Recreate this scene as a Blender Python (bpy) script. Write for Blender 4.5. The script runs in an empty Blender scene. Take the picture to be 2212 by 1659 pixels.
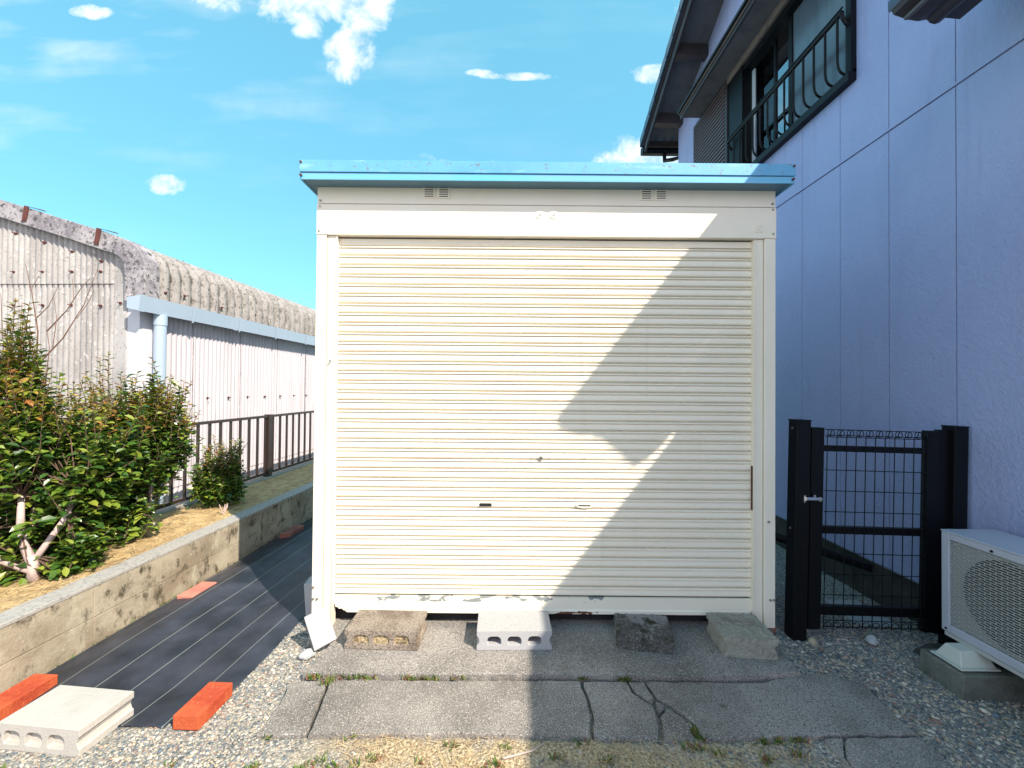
import bpy, bmesh, math, random
import numpy as np
from mathutils import Vector, Matrix, noise
R = math.radians
rnd = random.Random(11)
scn = bpy.context.scene
C = scn.collection
# ------------------------------------------------------------------ camera
cam = bpy.data.cameras.new('camera'); camo = bpy.data.objects.new('camera', cam); C.objects.link(camo)
cam.sensor_width = 36; cam.lens = 36 * 900 / 2212; cam.clip_start = 0.02; cam.clip_end = 500
cam.sensor_fit = 'HORIZONTAL'
camo.matrix_world = Matrix.Translation((0, 0, 1.4)) @ Matrix.Rotation(R(90.67), 4, 'X') @ Matrix.Rotation(R(0.5), 4, 'Z')
scn.camera = camo
# ------------------------------------------------------------------ light
SUN = Vector((1.0, -0.93, 1.3)).normalized()
SUN_STRENGTH = 5.0; SKY_STRENGTH = 0.12; EXPOSURE = 0.76
sun = bpy.data.lights.new('sun', 'SUN'); suno = bpy.data.objects.new('sun', sun); C.objects.link(suno)
sun.energy = SUN_STRENGTH; sun.angle = R(0.5); sun.color = (1.0, 0.91, 0.78)
suno.rotation_euler = SUN.to_track_quat('Z', 'Y').to_euler()
scn.view_settings.view_transform = 'Standard'; scn.view_settings.look = 'None'
scn.view_settings.exposure = EXPOSURE; scn.view_settings.gamma = 1
w = bpy.data.worlds.new('World'); scn.world = w; w.use_nodes = True
def sky_nodes():
    nt = w.node_tree; N = nt.nodes; L = nt.links; N.clear()
    def mk(t, **k):
        n = N.new(t)
        for a, v in k.items(): setattr(n, a, v)
        return n
    def math_(op, a, b=None, clamp=False):
        n = mk('ShaderNodeMath', operation=op); n.use_clamp = clamp
        for i, v in enumerate((a, b)):
            if v is None: continue
            if isinstance(v, (int, float)): n.inputs[i].default_value = v
            else: L.new(v, n.inputs[i])
        return n.outputs[0]
    sky = mk('ShaderNodeTexSky', sky_type='NISHITA'); sky.sun_disc = False
    sky.sun_elevation = math.asin(SUN.z); sky.sun_rotation = math.atan2(SUN.x, SUN.y)
    sky.air_density = 1.0; sky.dust_density = 0.3; sky.ozone_density = 1.5
    tint0 = mk('ShaderNodeMix', data_type='RGBA', blend_type='MULTIPLY'); tint0.inputs[0].default_value = 1
    L.new(sky.outputs[0], tint0.inputs[6]); tint0.inputs[7].default_value = SKY_TINT
    tint = mk('ShaderNodeMix', data_type='RGBA'); tint.inputs[0].default_value = .6
    L.new(tint0.outputs[2], tint.inputs[6]); tint.inputs[7].default_value = (1.12, 3.75, 4.75, 1)
    tc = mk('ShaderNodeTexCoord'); sep = mk('ShaderNodeSeparateXYZ'); L.new(tc.outputs['Generated'], sep.inputs[0])
    yy = math_('MAXIMUM', sep.outputs[1], 0.05)
    u = math_('DIVIDE', sep.outputs[0], yy); v = math_('DIVIDE', sep.outputs[2], yy)
    comb = mk('ShaderNodeCombineXYZ'); L.new(u, comb.inputs[0]); L.new(v, comb.inputs[1])
    nz = mk('ShaderNodeTexNoise'); nz.inputs['Scale'].default_value = 13; nz.inputs['Detail'].default_value = 9; nz.inputs['Roughness'].default_value = 0.62
    L.new(comb.outputs[0], nz.inputs['Vector']); nz.inputs['Distortion'].default_value = .35
    nz2 = mk('ShaderNodeTexNoise'); nz2.inputs['Scale'].default_value = 2.2; nz2.inputs['Detail'].default_value = 7
    mp = mk('ShaderNodeMapping'); mp.inputs['Scale'].default_value = (1, 4.5, 1); mp.inputs['Rotation'].default_value = (0, 0, R(-6)); L.new(comb.outputs[0], mp.inputs[0]); L.new(mp.outputs[0], nz2.inputs['Vector'])
    total = None
    # each cloud: azimuth tangent, elevation tangent, half width, half height, density
    clouds = [(-.66, .97, .13, .05, 1.0), (-.50, .94, .12, .05, 1.15), (-.36, .93, .06, .06, 1.1), (-.50, .885, .04, .035, .85), (-.395, .81, .052, .058, 1.4), (-.37, .87, .035, .04, .9),
              (-.838, .486, .045, .020, 1.15), (-1.03, .905, .042, .015, 1.0), (.01, .757, .075, .009, .9), (-.08, .765, .03, .008, .8), (.35, .765, .065, .020, .95), (.36, .57, .10, .045, .85),
              (.25, .545, .06, .03, .6), (.42, .60, .08, .05, .75), (-.16, .53, .1, .03, .4),
              (.75, .9, .3, .1, .8), (-1.9, .5, .4, .1, .8), (1.9, .45, .4, .12, .9), (2.4, .9, .5, .2, .9)]
    for (cu, cv, rx, ry, d) in clouds:
        a = math_('DIVIDE', math_('SUBTRACT', u, cu), rx); b = math_('DIVIDE', math_('SUBTRACT', v, cv), ry)
        r2 = math_('ADD', math_('MULTIPLY', a, a), math_('MULTIPLY', b, b))
        m = math_('MULTIPLY', math_('MAXIMUM', math_('SUBTRACT', 2.2, r2), 0.0), d / 1.9)
        m = math_('MINIMUM', m, 1.0)
        total = m if total is None else math_('MAXIMUM', total, m)
    k = math_('ADD', total, math_('MULTIPLY', math_('SUBTRACT', nz.outputs[0], 0.5), 3.6))
    k = math_('MULTIPLY', math_('SUBTRACT', k, 0.30), 0.62, True); k = math_('MULTIPLY', k, math_('SUBTRACT', 2.0, k), True)
    k = math_('MULTIPLY', k, math_('MINIMUM', math_('MULTIPLY', total, 2.2), 1.0))
    # thin streaks, stronger on the left of the view
    st = math_('MULTIPLY', math_('SUBTRACT', nz2.outputs[0], 0.5), 3.2, True)
    st = math_('MULTIPLY', st, math_('ADD', 0.10, math_('MULTIPLY', math_('MAXIMUM', math_('MULTIPLY', u, -1.0), 0.0), 0.38)), True)
    st = math_('MULTIPLY', st, math_('MULTIPLY', math_('SUBTRACT', v, 0.3), 2.2, True))
    k = math_('MAXIMUM', k, st)
    front = math_('GREATER_THAN', sep.outputs[1], 0.05); k = math_('MULTIPLY', k, front)
    # unseen bright cloud added behind the viewer, as fill light for shaded faces
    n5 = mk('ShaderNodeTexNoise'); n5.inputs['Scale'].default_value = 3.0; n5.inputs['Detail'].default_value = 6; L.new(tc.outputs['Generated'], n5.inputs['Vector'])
    rear_fill = math_('MULTIPLY', math_('SUBTRACT', math_('MULTIPLY', sep.outputs[1], -1.0), 0.02), 3.0, True)
    rear_fill = math_('MULTIPLY', rear_fill, math_('MULTIPLY', math_('SUBTRACT', n5.outputs[0], 0.40), 6.0, True))
    rear_fill = math_('MULTIPLY', rear_fill, math_('MULTIPLY', sep.outputs[2], 12.0, True))
    rear_fill = math_('MULTIPLY', rear_fill, math_('MULTIPLY', math_('SUBTRACT', 0.72, sep.outputs[2]), 4.0, True))
    mix = mk('ShaderNodeMix', data_type='RGBA'); L.new(k, mix.inputs[0]); L.new(tint.outputs[2], mix.inputs[6]); 
    cs = mk('ShaderNodeMix', data_type='RGBA'); L.new(math_('MULTIPLY', math_('SUBTRACT', nz.outputs[0], 0.35), 3.3, True), cs.inputs[0]); cs.inputs[6].default_value = (4.4, 5.0, 5.4, 1); cs.inputs[7].default_value = CLOUD
    L.new(cs.outputs[2], mix.inputs[7])
    mix2 = mk('ShaderNodeMix', data_type='RGBA'); L.new(rear_fill, mix2.inputs[0]); L.new(mix.outputs[2], mix2.inputs[6]); mix2.inputs[7].default_value = (11.6, 9.8, 11.4, 1)
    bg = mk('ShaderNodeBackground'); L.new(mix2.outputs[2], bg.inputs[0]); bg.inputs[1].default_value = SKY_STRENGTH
    out = mk('ShaderNodeOutputWorld'); L.new(bg.outputs[0], out.inputs[0])
SKY_TINT = (1.1, 1.6, 1.6, 1); CLOUD = (7.0, 7.2, 7.4, 1)
sky_nodes()
# ------------------------------------------------------------------ materials
def nodes(name):
    m = bpy.data.materials.new(name); m.use_nodes = True
    nt = m.node_tree; b = nt.nodes['Principled BSDF']; return m, nt, b
def mat(name, col, rough=.6, col2=None, scale=8, amt=.5, detail=6, bump=0, bscale=60, metal=0, spec=.5, stretch=(1, 1, 1), lo=.35, hi=.65):
    m, nt, b = nodes(name); N = nt.nodes; L = nt.links
    b.inputs['Roughness'].default_value = rough; b.inputs['Metallic'].default_value = metal; b.inputs['Specular IOR Level'].default_value = spec
    b.inputs['Base Color'].default_value = (*col, 1)
    tc = N.new('ShaderNodeTexCoord'); mp = N.new('ShaderNodeMapping'); mp.inputs['Scale'].default_value = stretch
    L.new(tc.outputs['Object'], mp.inputs[0])
    if col2 is not None:
        nz = N.new('ShaderNodeTexNoise'); nz.inputs['Scale'].default_value = scale; nz.inputs['Detail'].default_value = detail; nz.inputs['Roughness'].default_value = .65
        L.new(mp.outputs[0], nz.inputs['Vector'])
        rp = N.new('ShaderNodeValToRGB'); rp.color_ramp.elements[0].position = lo; rp.color_ramp.elements[1].position = hi
        rp.color_ramp.elements[0].color = (*col, 1)
        rp.color_ramp.elements[1].color = (*[a + (c - a) * amt * 2 if amt < .5 else c for a, c in zip(col, col2)], 1)
        L.new(nz.outputs[0], rp.inputs[0]); L.new(rp.outputs[0], b.inputs['Base Color'])
    if bump:
        n2 = N.new('ShaderNodeTexNoise'); n2.inputs['Scale'].default_value = bscale; n2.inputs['Detail'].default_value = 4
        L.new(mp.outputs[0], n2.inputs['Vector'])
        bp = N.new('ShaderNodeBump'); bp.inputs['Strength'].default_value = bump; bp.inputs['Distance'].default_value = .01
        L.new(n2.outputs[0], bp.inputs['Height']); L.new(bp.outputs[0], b.inputs['Normal'])
    return m
def layered(name, base, layers, rough=.8, bump=0, bscale=80, spec=.3, bdist=.01):
    """base colour plus noise-masked layers: (colour, scale, lo, hi, stretch)"""
    m, nt, b = nodes(name); N = nt.nodes; L = nt.links
    b.inputs['Roughness'].default_value = rough; b.inputs['Specular IOR Level'].default_value = spec
    tc = N.new('ShaderNodeTexCoord'); cur = None
    for i, (c, sc, lo, hi, st) in enumerate(layers):
        mp = N.new('ShaderNodeMapping'); mp.inputs['Scale'].default_value = st; mp.inputs['Location'].default_value = (i * 3.7, i * 1.3, i * 2.1)
        L.new(tc.outputs['Object'], mp.inputs[0])
        nz = N.new('ShaderNodeTexNoise'); nz.inputs['Scale'].default_value = sc; nz.inputs['Detail'].default_value = 6; nz.inputs['Roughness'].default_value = .65
        L.new(mp.outputs[0], nz.inputs['Vector'])
        mr = N.new('ShaderNodeMapRange'); mr.inputs['From Min'].default_value = lo; mr.inputs['From Max'].default_value = hi
        L.new(nz.outputs[0], mr.inputs[0])
        mx = N.new('ShaderNodeMix'); mx.data_type = 'RGBA'; L.new(mr.outputs[0], mx.inputs[0])
        if cur is None: mx.inputs[6].default_value = (*base, 1)
        else: L.new(cur, mx.inputs[6])
        mx.inputs[7].default_value = (*c, 1); cur = mx.outputs[2]
    L.new(cur, b.inputs['Base Color'])
    if bump:
        n2 = N.new('ShaderNodeTexNoise'); n2.inputs['Scale'].default_value = bscale; n2.inputs['Detail'].default_value = 5; n2.inputs['Roughness'].default_value = .7
        L.new(tc.outputs['Object'], n2.inputs['Vector'])
        bp = N.new('ShaderNodeBump'); bp.inputs['Strength'].default_value = bump; bp.inputs['Distance'].default_value = bdist
        L.new(n2.outputs[0], bp.inputs['Height']); L.new(bp.outputs[0], b.inputs['Normal'])
    return m
def island(name, stops, rough=.7, spec=.4, bump=0, trans=0):
    """one colour per loose piece of the mesh"""
    m, nt, b = nodes(name); N = nt.nodes; L = nt.links
    g = N.new('ShaderNodeNewGeometry'); rp = N.new('ShaderNodeValToRGB'); rp.color_ramp.interpolation = 'LINEAR'
    els = rp.color_ramp.elements
    els[0].position = stops[0][0]; els[0].color = (*stops[0][1], 1); els[1].position = stops[-1][0]; els[1].color = (*stops[-1][1], 1)
    for p, c in stops[1:-1]:
        e = els.new(p); e.color = (*c, 1)
    L.new(g.outputs['Random Per Island'], rp.inputs[0]); L.new(rp.outputs[0], b.inputs['Base Color'])
    b.inputs['Roughness'].default_value = rough; b.inputs['Specular IOR Level'].default_value = spec
    if trans:
        t = N.new('ShaderNodeBsdfTranslucent'); L.new(rp.outputs[0], t.inputs[0]); mx = N.new('ShaderNodeMixShader'); mx.inputs[0].default_value = trans
        L.new(b.outputs[0], mx.inputs[1]); L.new(t.outputs[0], mx.inputs[2]); L.new(mx.outputs[0], N['Material Output'].inputs[0])
    return m
M = {}
M['cream'] = mat('cream_paint', (.83, .755, .625), .38, (.79, .71, .57), 3, bump=.05, bscale=14, stretch=(1, 1, .6))
M['cream_old'] = layered('cream_slat_paint', (.82, .745, .61), [((.76, .68, .54), 5, .48, .75, (.3, 1, 1)), ((.70, .63, .52), 7, .62, .82, (2.5, 1, .12)), ((.50, .43, .33), 40, .70, .75, (.5, 1, 1.6))], rough=.42, bump=.05, bscale=40)
M['gap'] = mat('dark_gap', (.012, .012, .014), .9)
M['blue_fascia'] = layered('pale_blue_painted_metal', (.125, .38, .61), [((.09, .32, .55), 3, .45, .7, (1, 1, 1)), ((.34, .62, .72), 8, .55, .75, (.4, 1, 2)), ((.16, .19, .20), 42, .585, .66, (.7, 1, 1))], rough=.32, spec=.6)
M['blue_fascia_low'] = layered('blue_painted_metal_edge', (.15, .43, .66), [((.11, .45, .68), 3, .45, .7, (1, 1, 1))], rough=.3, spec=.6)
M['soffit'] = mat('shed_soffit_metal', (.10, .20, .27), .5)
M['steel'] = mat('screw_steel', (.35, .33, .30), .4, metal=.8)
M['chrome'] = mat('chrome_latch', (.75, .75, .77), .22, metal=1)
M['rust'] = mat('rusty_iron', (.07, .022, .018), .85, (.13, .035, .025), 30)
M['siding'] = layered('pale_lavender_siding', (.39, .43, .66), [((.34, .38, .60), 1.1, .4, .65, (1, 1, .7)), ((.35, .37, .58), 5, .55, .75, (1, 2.5, .18)), ((.35, .36, .48), 60, .60, .70, (1, 1, .6))], rough=.6, bump=.7, bscale=36, spec=.35, bdist=.016)
M['siding_joint'] = mat('siding_joint_sealant', (.20, .20, .25), .7)
M['foundation'] = layered('mossy_foundation', (.07, .062, .055), [((.035, .034, .025), 4, .4, .6, (1, 1, 1))], bump=.3)
M['roof_tile'] = mat('dark_glazed_roof_tile', (.05, .075, .12), .28, (.035, .05, .08), 6, spec=.6)
M['dark_wood'] = mat('dark_brown_trim', (.030, .022, .024), .45, (.05, .035, .035), 4)
M['soffit_board'] = layered('grey_soffit_board', (.13, .125, .13), [((.09, .085, .09), 5, .5, .7, (1, 1, 1)), ((.05, .05, .06), 30, .68, .74, (3, .3, 1))], rough=.8)
M['wood_strip'] = mat('weathered_wood_strip', (.20, .15, .12), .75, (.12, .09, .08), 8)
M['black_metal'] = mat('black_aluminium', (.004, .004, .005), .42, spec=.22)
M['brown_metal'] = mat('dark_bronze_fence_paint', (.030, .017, .014), .35, (.04, .026, .022), 5, spec=.6)
M['shutter_brown'] = mat('brown_shutter_slats', (.12, .07, .066), .45)
M['white_sash'] = mat('white_window_frame', (.6, .62, .65), .4)
M['blind'] = mat('off_white_blind', (.82, .84, .80), .6)
M['curtain'] = mat('lilac_grey_curtain', (.42, .38, .44), .9, (.5, .46, .52), 4, stretch=(1, 6, .4))
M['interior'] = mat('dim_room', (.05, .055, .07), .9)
M['asbestos'] = layered('weathered_cement_sheet', (.42, .395, .38), [((.28, .26, .25), 2.2, .40, .60, (1, 1, .35)), ((.20, .18, .17), 55, .57, .64, (1, 1, 1)), ((.62, .57, .56), 26, .58, .7, (1, 1, .6))], bump=.3, bscale=110)
M['asbestos_trim'] = layered('lichen_cement_trim', (.36, .33, .34), [((.20, .18, .20), 6, .42, .6, (1, 1, 1)), ((.08, .075, .07), 26, .53, .60, (1, 1, 1)), ((.55, .51, .50), 40, .6, .68, (1, 1, 1))], bump=.4, bscale=60)
def roof_mat():
    """old corrugated cement: colour darkens along the valleys of the sheets"""
    m = layered('mossy_cement_roof', (.31, .285, .27), [((.22, .20, .185), 7, .43, .62, (1, 1, 1)), ((.10, .085, .07), 42, .55, .63, (1, 1, .7)), ((.44, .41, .39), 30, .62, .70, (1, 1, 1))], bump=.15, bscale=70)
    nt = m.node_tree; N = nt.nodes; L = nt.links; b = N['Principled BSDF']
    cur = b.inputs['Base Color'].links[0].from_socket
    tc = N.new('ShaderNodeTexCoord'); sx = N.new('ShaderNodeSeparateXYZ'); L.new(tc.outputs['Object'], sx.inputs[0])
    def mth(op, a, bb, cl=False):
        n = N.new('ShaderNodeMath'); n.operation = op; n.use_clamp = cl
        for i, v in enumerate((a, bb)):
            if isinstance(v, (int, float)): n.inputs[i].default_value = v
            else: L.new(v, n.inputs[i])
        return n.outputs[0]
    fr = mth('FRACT', mth('DIVIDE', mth('ADD', sx.outputs[1], 9.975 - .05 + .0), .133), 0)
    d = mth('ABSOLUTE', mth('SUBTRACT', fr, .5), 0)
    nz_ = N.new('ShaderNodeTexNoise'); nz_.inputs['Scale'].default_value = 14; nz_.inputs['Detail'].default_value = 6; L.new(tc.outputs['Object'], nz_.inputs['Vector'])
    k = mth('MULTIPLY', mth('SUBTRACT', mth('ADD', .12, mth('MULTIPLY', mth('SUBTRACT', nz_.outputs[0], .5), .5)), d), 9, True)
    mx = N.new('ShaderNodeMix'); mx.data_type = 'RGBA'; L.new(k, mx.inputs[0]); L.new(cur, mx.inputs[6]); mx.inputs[7].default_value = (.06, .05, .04, 1)
    L.new(mx.outputs[2], b.inputs['Base Color']); return m
M['asbestos_roof'] = roof_mat()
M['side_clad'] = layered('pale_cement_cladding', (.52, .47, .49), [((.43, .39, .41), 4, .48, .7, (1, 1, .1)), ((.40, .36, .36), 30, .60, .72, (1, 1, .06))], rough=.7, bump=.08)
M['side_trim'] = mat('pale_metal_corner', (.62, .60, .63), .5, (.55, .52, .55), 2)
M['gutter'] = mat('pale_blue_vinyl', (.36, .43, .52), .35, (.33, .40, .48), 2)
M['conc_wall'] = layered('stained_concrete_block_wall', (.40, .34, .25), [((.25, .20, .14), 2.6, .42, .60, (1, 1, 1.5)), ((.085, .07, .045), 11, .53, .64, (1, 1.2, .8)), ((.48, .43, .32), 7, .56, .72, (1, 1.2, .6)), ((.5, .46, .38), 60, .62, .7, (1, 1, 1))], rough=.9, bump=.5, bscale=90)
M['conc_cap'] = layered('grey_mortar_cap', (.38, .355, .32), [((.26, .24, .22), 50, .5, .62, (1, 1, 1))], rough=.9, bump=.5, bscale=110)
M['apron'] = layered('weathered_exposed_concrete', (.33, .30, .27), [((.16, .145, .13), 2.0, .40, .62, (1, 1, 1)), ((.10, .09, .08), 170, .50, .60, (1, 1, 1)), ((.56, .51, .46), 190, .55, .63, (1, 1, 1)), ((.10, .085, .07), 9, .66, .76, (1, 1, 1))], rough=.9, bump=.6, bscale=140)
M['block_white'] = layered('light_grey_concrete_block', (.42, .41, .41), [((.27, .26, .26), 240, .50, .64, (1, 1, 1))], rough=.9, bump=.4, bscale=160)
M['block_pale'] = layered('pale_weathered_concrete_block', (.46, .43, .39), [((.42, .39, .35), 7, .45, .65, (1, 1, 1)), ((.2, .19, .17), 9, .68, .8, (1, 1, 1))], rough=.9, bump=.4, bscale=110)
M['block_brown'] = layered('brown_weathered_concrete_block', (.34, .28, .225), [((.20, .155, .12), 9, .45, .62, (1, 1, 1)), ((.08, .062, .045), 100, .52, .62, (1, 1, 1)), ((.48, .42, .36), 120, .6, .68, (1, 1, 1))], rough=.95, bump=1, bscale=90)
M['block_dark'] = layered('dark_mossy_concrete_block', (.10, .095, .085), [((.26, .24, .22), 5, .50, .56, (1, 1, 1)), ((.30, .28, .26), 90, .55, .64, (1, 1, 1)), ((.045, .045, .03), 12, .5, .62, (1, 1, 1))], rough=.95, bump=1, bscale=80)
M['block_tan'] = layered('tan_grey_concrete_block', (.32, .30, .245), [((.22, .19, .15), 10, .5, .65, (1, 1, 1)), ((.45, .42, .36), 110, .6, .68, (1, 1, 1))], rough=.95, bump=.7, bscale=90)
M['mortar_fill'] = layered('yellowish_mortar_fill', (.40, .31, .18), [((.14, .10, .06), 40, .5, .62, (1, 1, 1))], rough=.95, bump=1, bscale=60)
M['base_conc'] = layered('mossy_base_concrete', (.17, .17, .15), [((.09, .10, .08), 6, .4, .62, (1, 1, 1)), ((.24, .24, .20), 70, .58, .68, (1, 1, 1))], rough=.95, bump=.5, bscale=80)
M['orange_brick'] = layered('orange_brick', (.52, .10, .035), [((.40, .055, .022), 9, .45, .65, (1, 1, 1)), ((.62, .17, .08), 60, .58, .70, (1, 1, 1)), ((.30, .07, .04), 130, .62, .70, (1, 1, 1))], rough=.8, bump=.6, bscale=120)
M['pink_brick'] = layered('faded_pink_brick', (.55, .22, .16), [((.42, .16, .12), 9, .45, .65, (1, 1, 1))], rough=.85, bump=.25, bscale=90)
M['brown_brick'] = layered('brown_red_brick', (.30, .12, .09), [((.22, .08, .06), 9, .45, .65, (1, 1, 1))], rough=.85, bump=.25, bscale=90)
M['ac_white'] = mat('ivory_unit_casing', (.46, .47, .54), .38, (.42, .43, .48), 3)
M['ac_grille'] = mat('ivory_unit_grille', (.44, .44, .42), .45)
M['foot_plastic'] = mat('pale_plastic_foot', (.55, .56, .50), .5)
M['bark'] = layered('pale_pinkish_bark', (.50, .39, .36), [((.28, .2, .17), 18, .5, .66, (1, 1, .4))], rough=.85, bump=.4, bscale=60)
M['twig'] = mat('brown_twig_bark', (.22, .12, .085), .8, (.13, .07, .05), 14)
M['limb'] = mat('dark_limb_bark', (.09, .055, .04), .85, (.14, .08, .055), 14)
M['leaf_dark'] = island('dark_glossy_leaf', [(0, (.014, .045, .010)), (.3, (.05, .12, .016)), (.7, (.13, .21, .025)), (1, (.26, .30, .04))], .34, .5, trans=.2)
M['leaf_new'] = island('bronze_green_young_leaf', [(0, (.14, .20, .02)), (.4, (.26, .27, .03)), (.65, (.34, .22, .035)), (.82, (.30, .10, .03)), (1, (.42, .34, .05))], .3, .6, trans=.2)
M['weed'] = island('small_weed_leaf', [(0, (.05, .11, .015)), (.5, (.13, .20, .03)), (.75, (.22, .20, .06)), (.9, (.30, .06, .05)), (1, (.18, .10, .05))], .6, .4, trans=.2)
M['straw'] = island('dry_straw', [(0, (.45, .30, .14)), (.4, (.60, .45, .24)), (.7, (.30, .17, .10)), (1, (.70, .58, .36))], .8, .3)
M['pebble'] = island('mixed_grey_pebbles', [(0, (.06, .08, .09)), (.2, (.19, .20, .20)), (.35, (.45, .36, .25)), (.5, (.12, .16, .19)), (.65, (.38, .33, .26)), (.8, (.62, .55, .46)), (.9, (.28, .16, .11)), (1, (.10, .14, .18))], .75, .4)
M['soil'] = layered('dry_straw_strewn_soil', (.58, .41, .20), [((.34, .22, .10), 12, .42, .6, (1, 1, 1)), ((.60, .46, .24), 40, .52, .66, (1, 1, 1)), ((.22, .13, .07), 70, .6, .7, (1, 1, 1))], rough=.95, bump=.9, bscale=60)
M['stone_white'] = mat('pale_stone', (.42, .43, .43), .8, (.30, .31, .32), 60, bump=.3)
M['stone_tan'] = mat('tan_stone', (.40, .32, .22), .8)
M['cloth_cut'] = mat('sheet_edge', (.02, .02, .025), .6)

def gravel_mat():
    m, nt, b = nodes('gravel_ground'); N = nt.nodes; L = nt.links
    tc = N.new('ShaderNodeTexCoord')
    vo = N.new('ShaderNodeTexVoronoi'); vo.inputs['Scale'].default_value = 110; L.new(tc.outputs['Object'], vo.inputs['Vector'])
    sp = N.new('ShaderNodeSeparateColor'); L.new(vo.outputs['Color'], sp.inputs[0])
    rp = N.new('ShaderNodeValToRGB'); e = rp.color_ramp.elements
    e[0].color = (.08, .09, .10, 1); e[1].color = (.13, .16, .19, 1); e[1].position = 1
    for p, c in ((.25, (.22, .21, .19)), (.45, (.42, .34, .25)), (.6, (.14, .17, .18)), (.75, (.36, .31, .25)), (.88, (.58, .52, .44))):
        q = e.new(p); q.color = (*c, 1)
    L.new(sp.outputs[0], rp.inputs[0])
    # sandy earth in the middle of the foreground
    sx = N.new('ShaderNodeSeparateXYZ'); L.new(tc.outputs['Object'], sx.inputs[0])
    def mth(op, a, bb, cl=False):
        n = N.new('ShaderNodeMath'); n.operation = op; n.use_clamp = cl
        for i, v in enumerate((a, bb)):
            if isinstance(v, (int, float)): n.inputs[i].default_value = v
            else: L.new(v, n.inputs[i])
        return n.outputs[0]
    ax = mth('ABSOLUTE', mth('SUBTRACT', sx.outputs[0], .15), 0)
    mask = mth('MULTIPLY', mth('SUBTRACT', 1.05, ax), 2.4, True)
    mask = mth('MULTIPLY', mask, mth('MULTIPLY', mth('SUBTRACT', 1.74, sx.outputs[1]), 12., True))
    nz = N.new('ShaderNodeTexNoise'); nz.inputs['Scale'].default_value = 7; nz.inputs['Detail'].default_value = 8; L.new(tc.outputs['Object'], nz.inputs['Vector'])
    mask = mth('MULTIPLY', mask, mth('MULTIPLY', mth('SUBTRACT', nz.outputs[0], .30), 5, True))
    n3 = N.new('ShaderNodeTexNoise'); n3.inputs['Scale'].default_value = 90; n3.inputs['Detail'].default_value = 5; L.new(tc.outputs['Object'], n3.inputs['Vector'])
    r3 = N.new('ShaderNodeValToRGB'); r3.color_ramp.elements[0].color = (.20, .14, .08, 1); r3.color_ramp.elements[1].color = (.55, .44, .28, 1); r3.color_ramp.elements[0].position = .35; r3.color_ramp.elements[1].position = .65
    L.new(n3.outputs[0], r3.inputs[0])
    mx = N.new('ShaderNodeMix'); mx.data_type = 'RGBA'; L.new(mask, mx.inputs[0]); L.new(rp.outputs[0], mx.inputs[6]); L.new(r3.outputs[0], mx.inputs[7])
    L.new(mx.outputs[2], b.inputs['Base Color'])
    bp = N.new('ShaderNodeBump'); bp.inputs['Strength'].default_value = .9; bp.inputs['Distance'].default_value = .006; bp.invert = True
    L.new(vo.outputs['Distance'], bp.inputs['Height']); L.new(bp.outputs[0], b.inputs['Normal']); b.inputs['Roughness'].default_value = .9
    return m
M['gravel'] = gravel_mat()
def sheet_mat():
    m, nt, b = nodes('woven_black_sheet'); N = nt.nodes; L = nt.links
    tc = N.new('ShaderNodeTexCoord'); sx = N.new('ShaderNodeSeparateXYZ'); L.new(tc.outputs['Object'], sx.inputs[0])
    def mth(op, a, bb, cl=False):
        n = N.new('ShaderNodeMath'); n.operation = op; n.use_clamp = cl
        for i, v in enumerate((a, bb)):
            if isinstance(v, (int, float)): n.inputs[i].default_value = v
            else: L.new(v, n.inputs[i])
        return n.outputs[0]
    # yarn markings run the length of the sheet, 165 mm apart
    u = mth('SUBTRACT', sx.outputs[0], mth('MULTIPLY', sx.outputs[1], .07))
    f = mth('FRACT', mth('DIVIDE', mth('ADD', u, 10.035), .165), 0)
    d = mth('ABSOLUTE', mth('SUBTRACT', f, .5), 0)
    line = mth('LESS_THAN', d, .012)
    nz = N.new('ShaderNodeTexNoise'); nz.inputs['Scale'].default_value = 5; nz.inputs['Detail'].default_value = 7; L.new(tc.outputs['Object'], nz.inputs['Vector'])
    rp = N.new('ShaderNodeValToRGB'); rp.color_ramp.elements[0].color = (.015, .017, .024, 1); rp.color_ramp.elements[1].color = (.046, .049, .066, 1); rp.color_ramp.elements[0].position = .35; rp.color_ramp.elements[1].position = .7
    L.new(nz.outputs[0], rp.inputs[0])
    mx = N.new('ShaderNodeMix'); mx.data_type = 'RGBA'; L.new(line, mx.inputs[0]); L.new(rp.outputs[0], mx.inputs[6]); mx.inputs[7].default_value = (.20, .22, .20, 1)
    L.new(mx.outputs[2], b.inputs['Base Color']); b.inputs['Roughness'].default_value = .42
    wv = N.new('ShaderNodeTexWave'); wv.inputs['Scale'].default_value = 180; L.new(tc.outputs['Object'], wv.inputs['Vector'])
    bp = N.new('ShaderNodeBump'); bp.inputs['Strength'].default_value = .15; bp.inputs['Distance'].default_value = .002; L.new(wv.outputs[0], bp.inputs['Height']); L.new(bp.outputs[0], b.inputs['Normal'])
    return m
M['sheet'] = sheet_mat()
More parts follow.
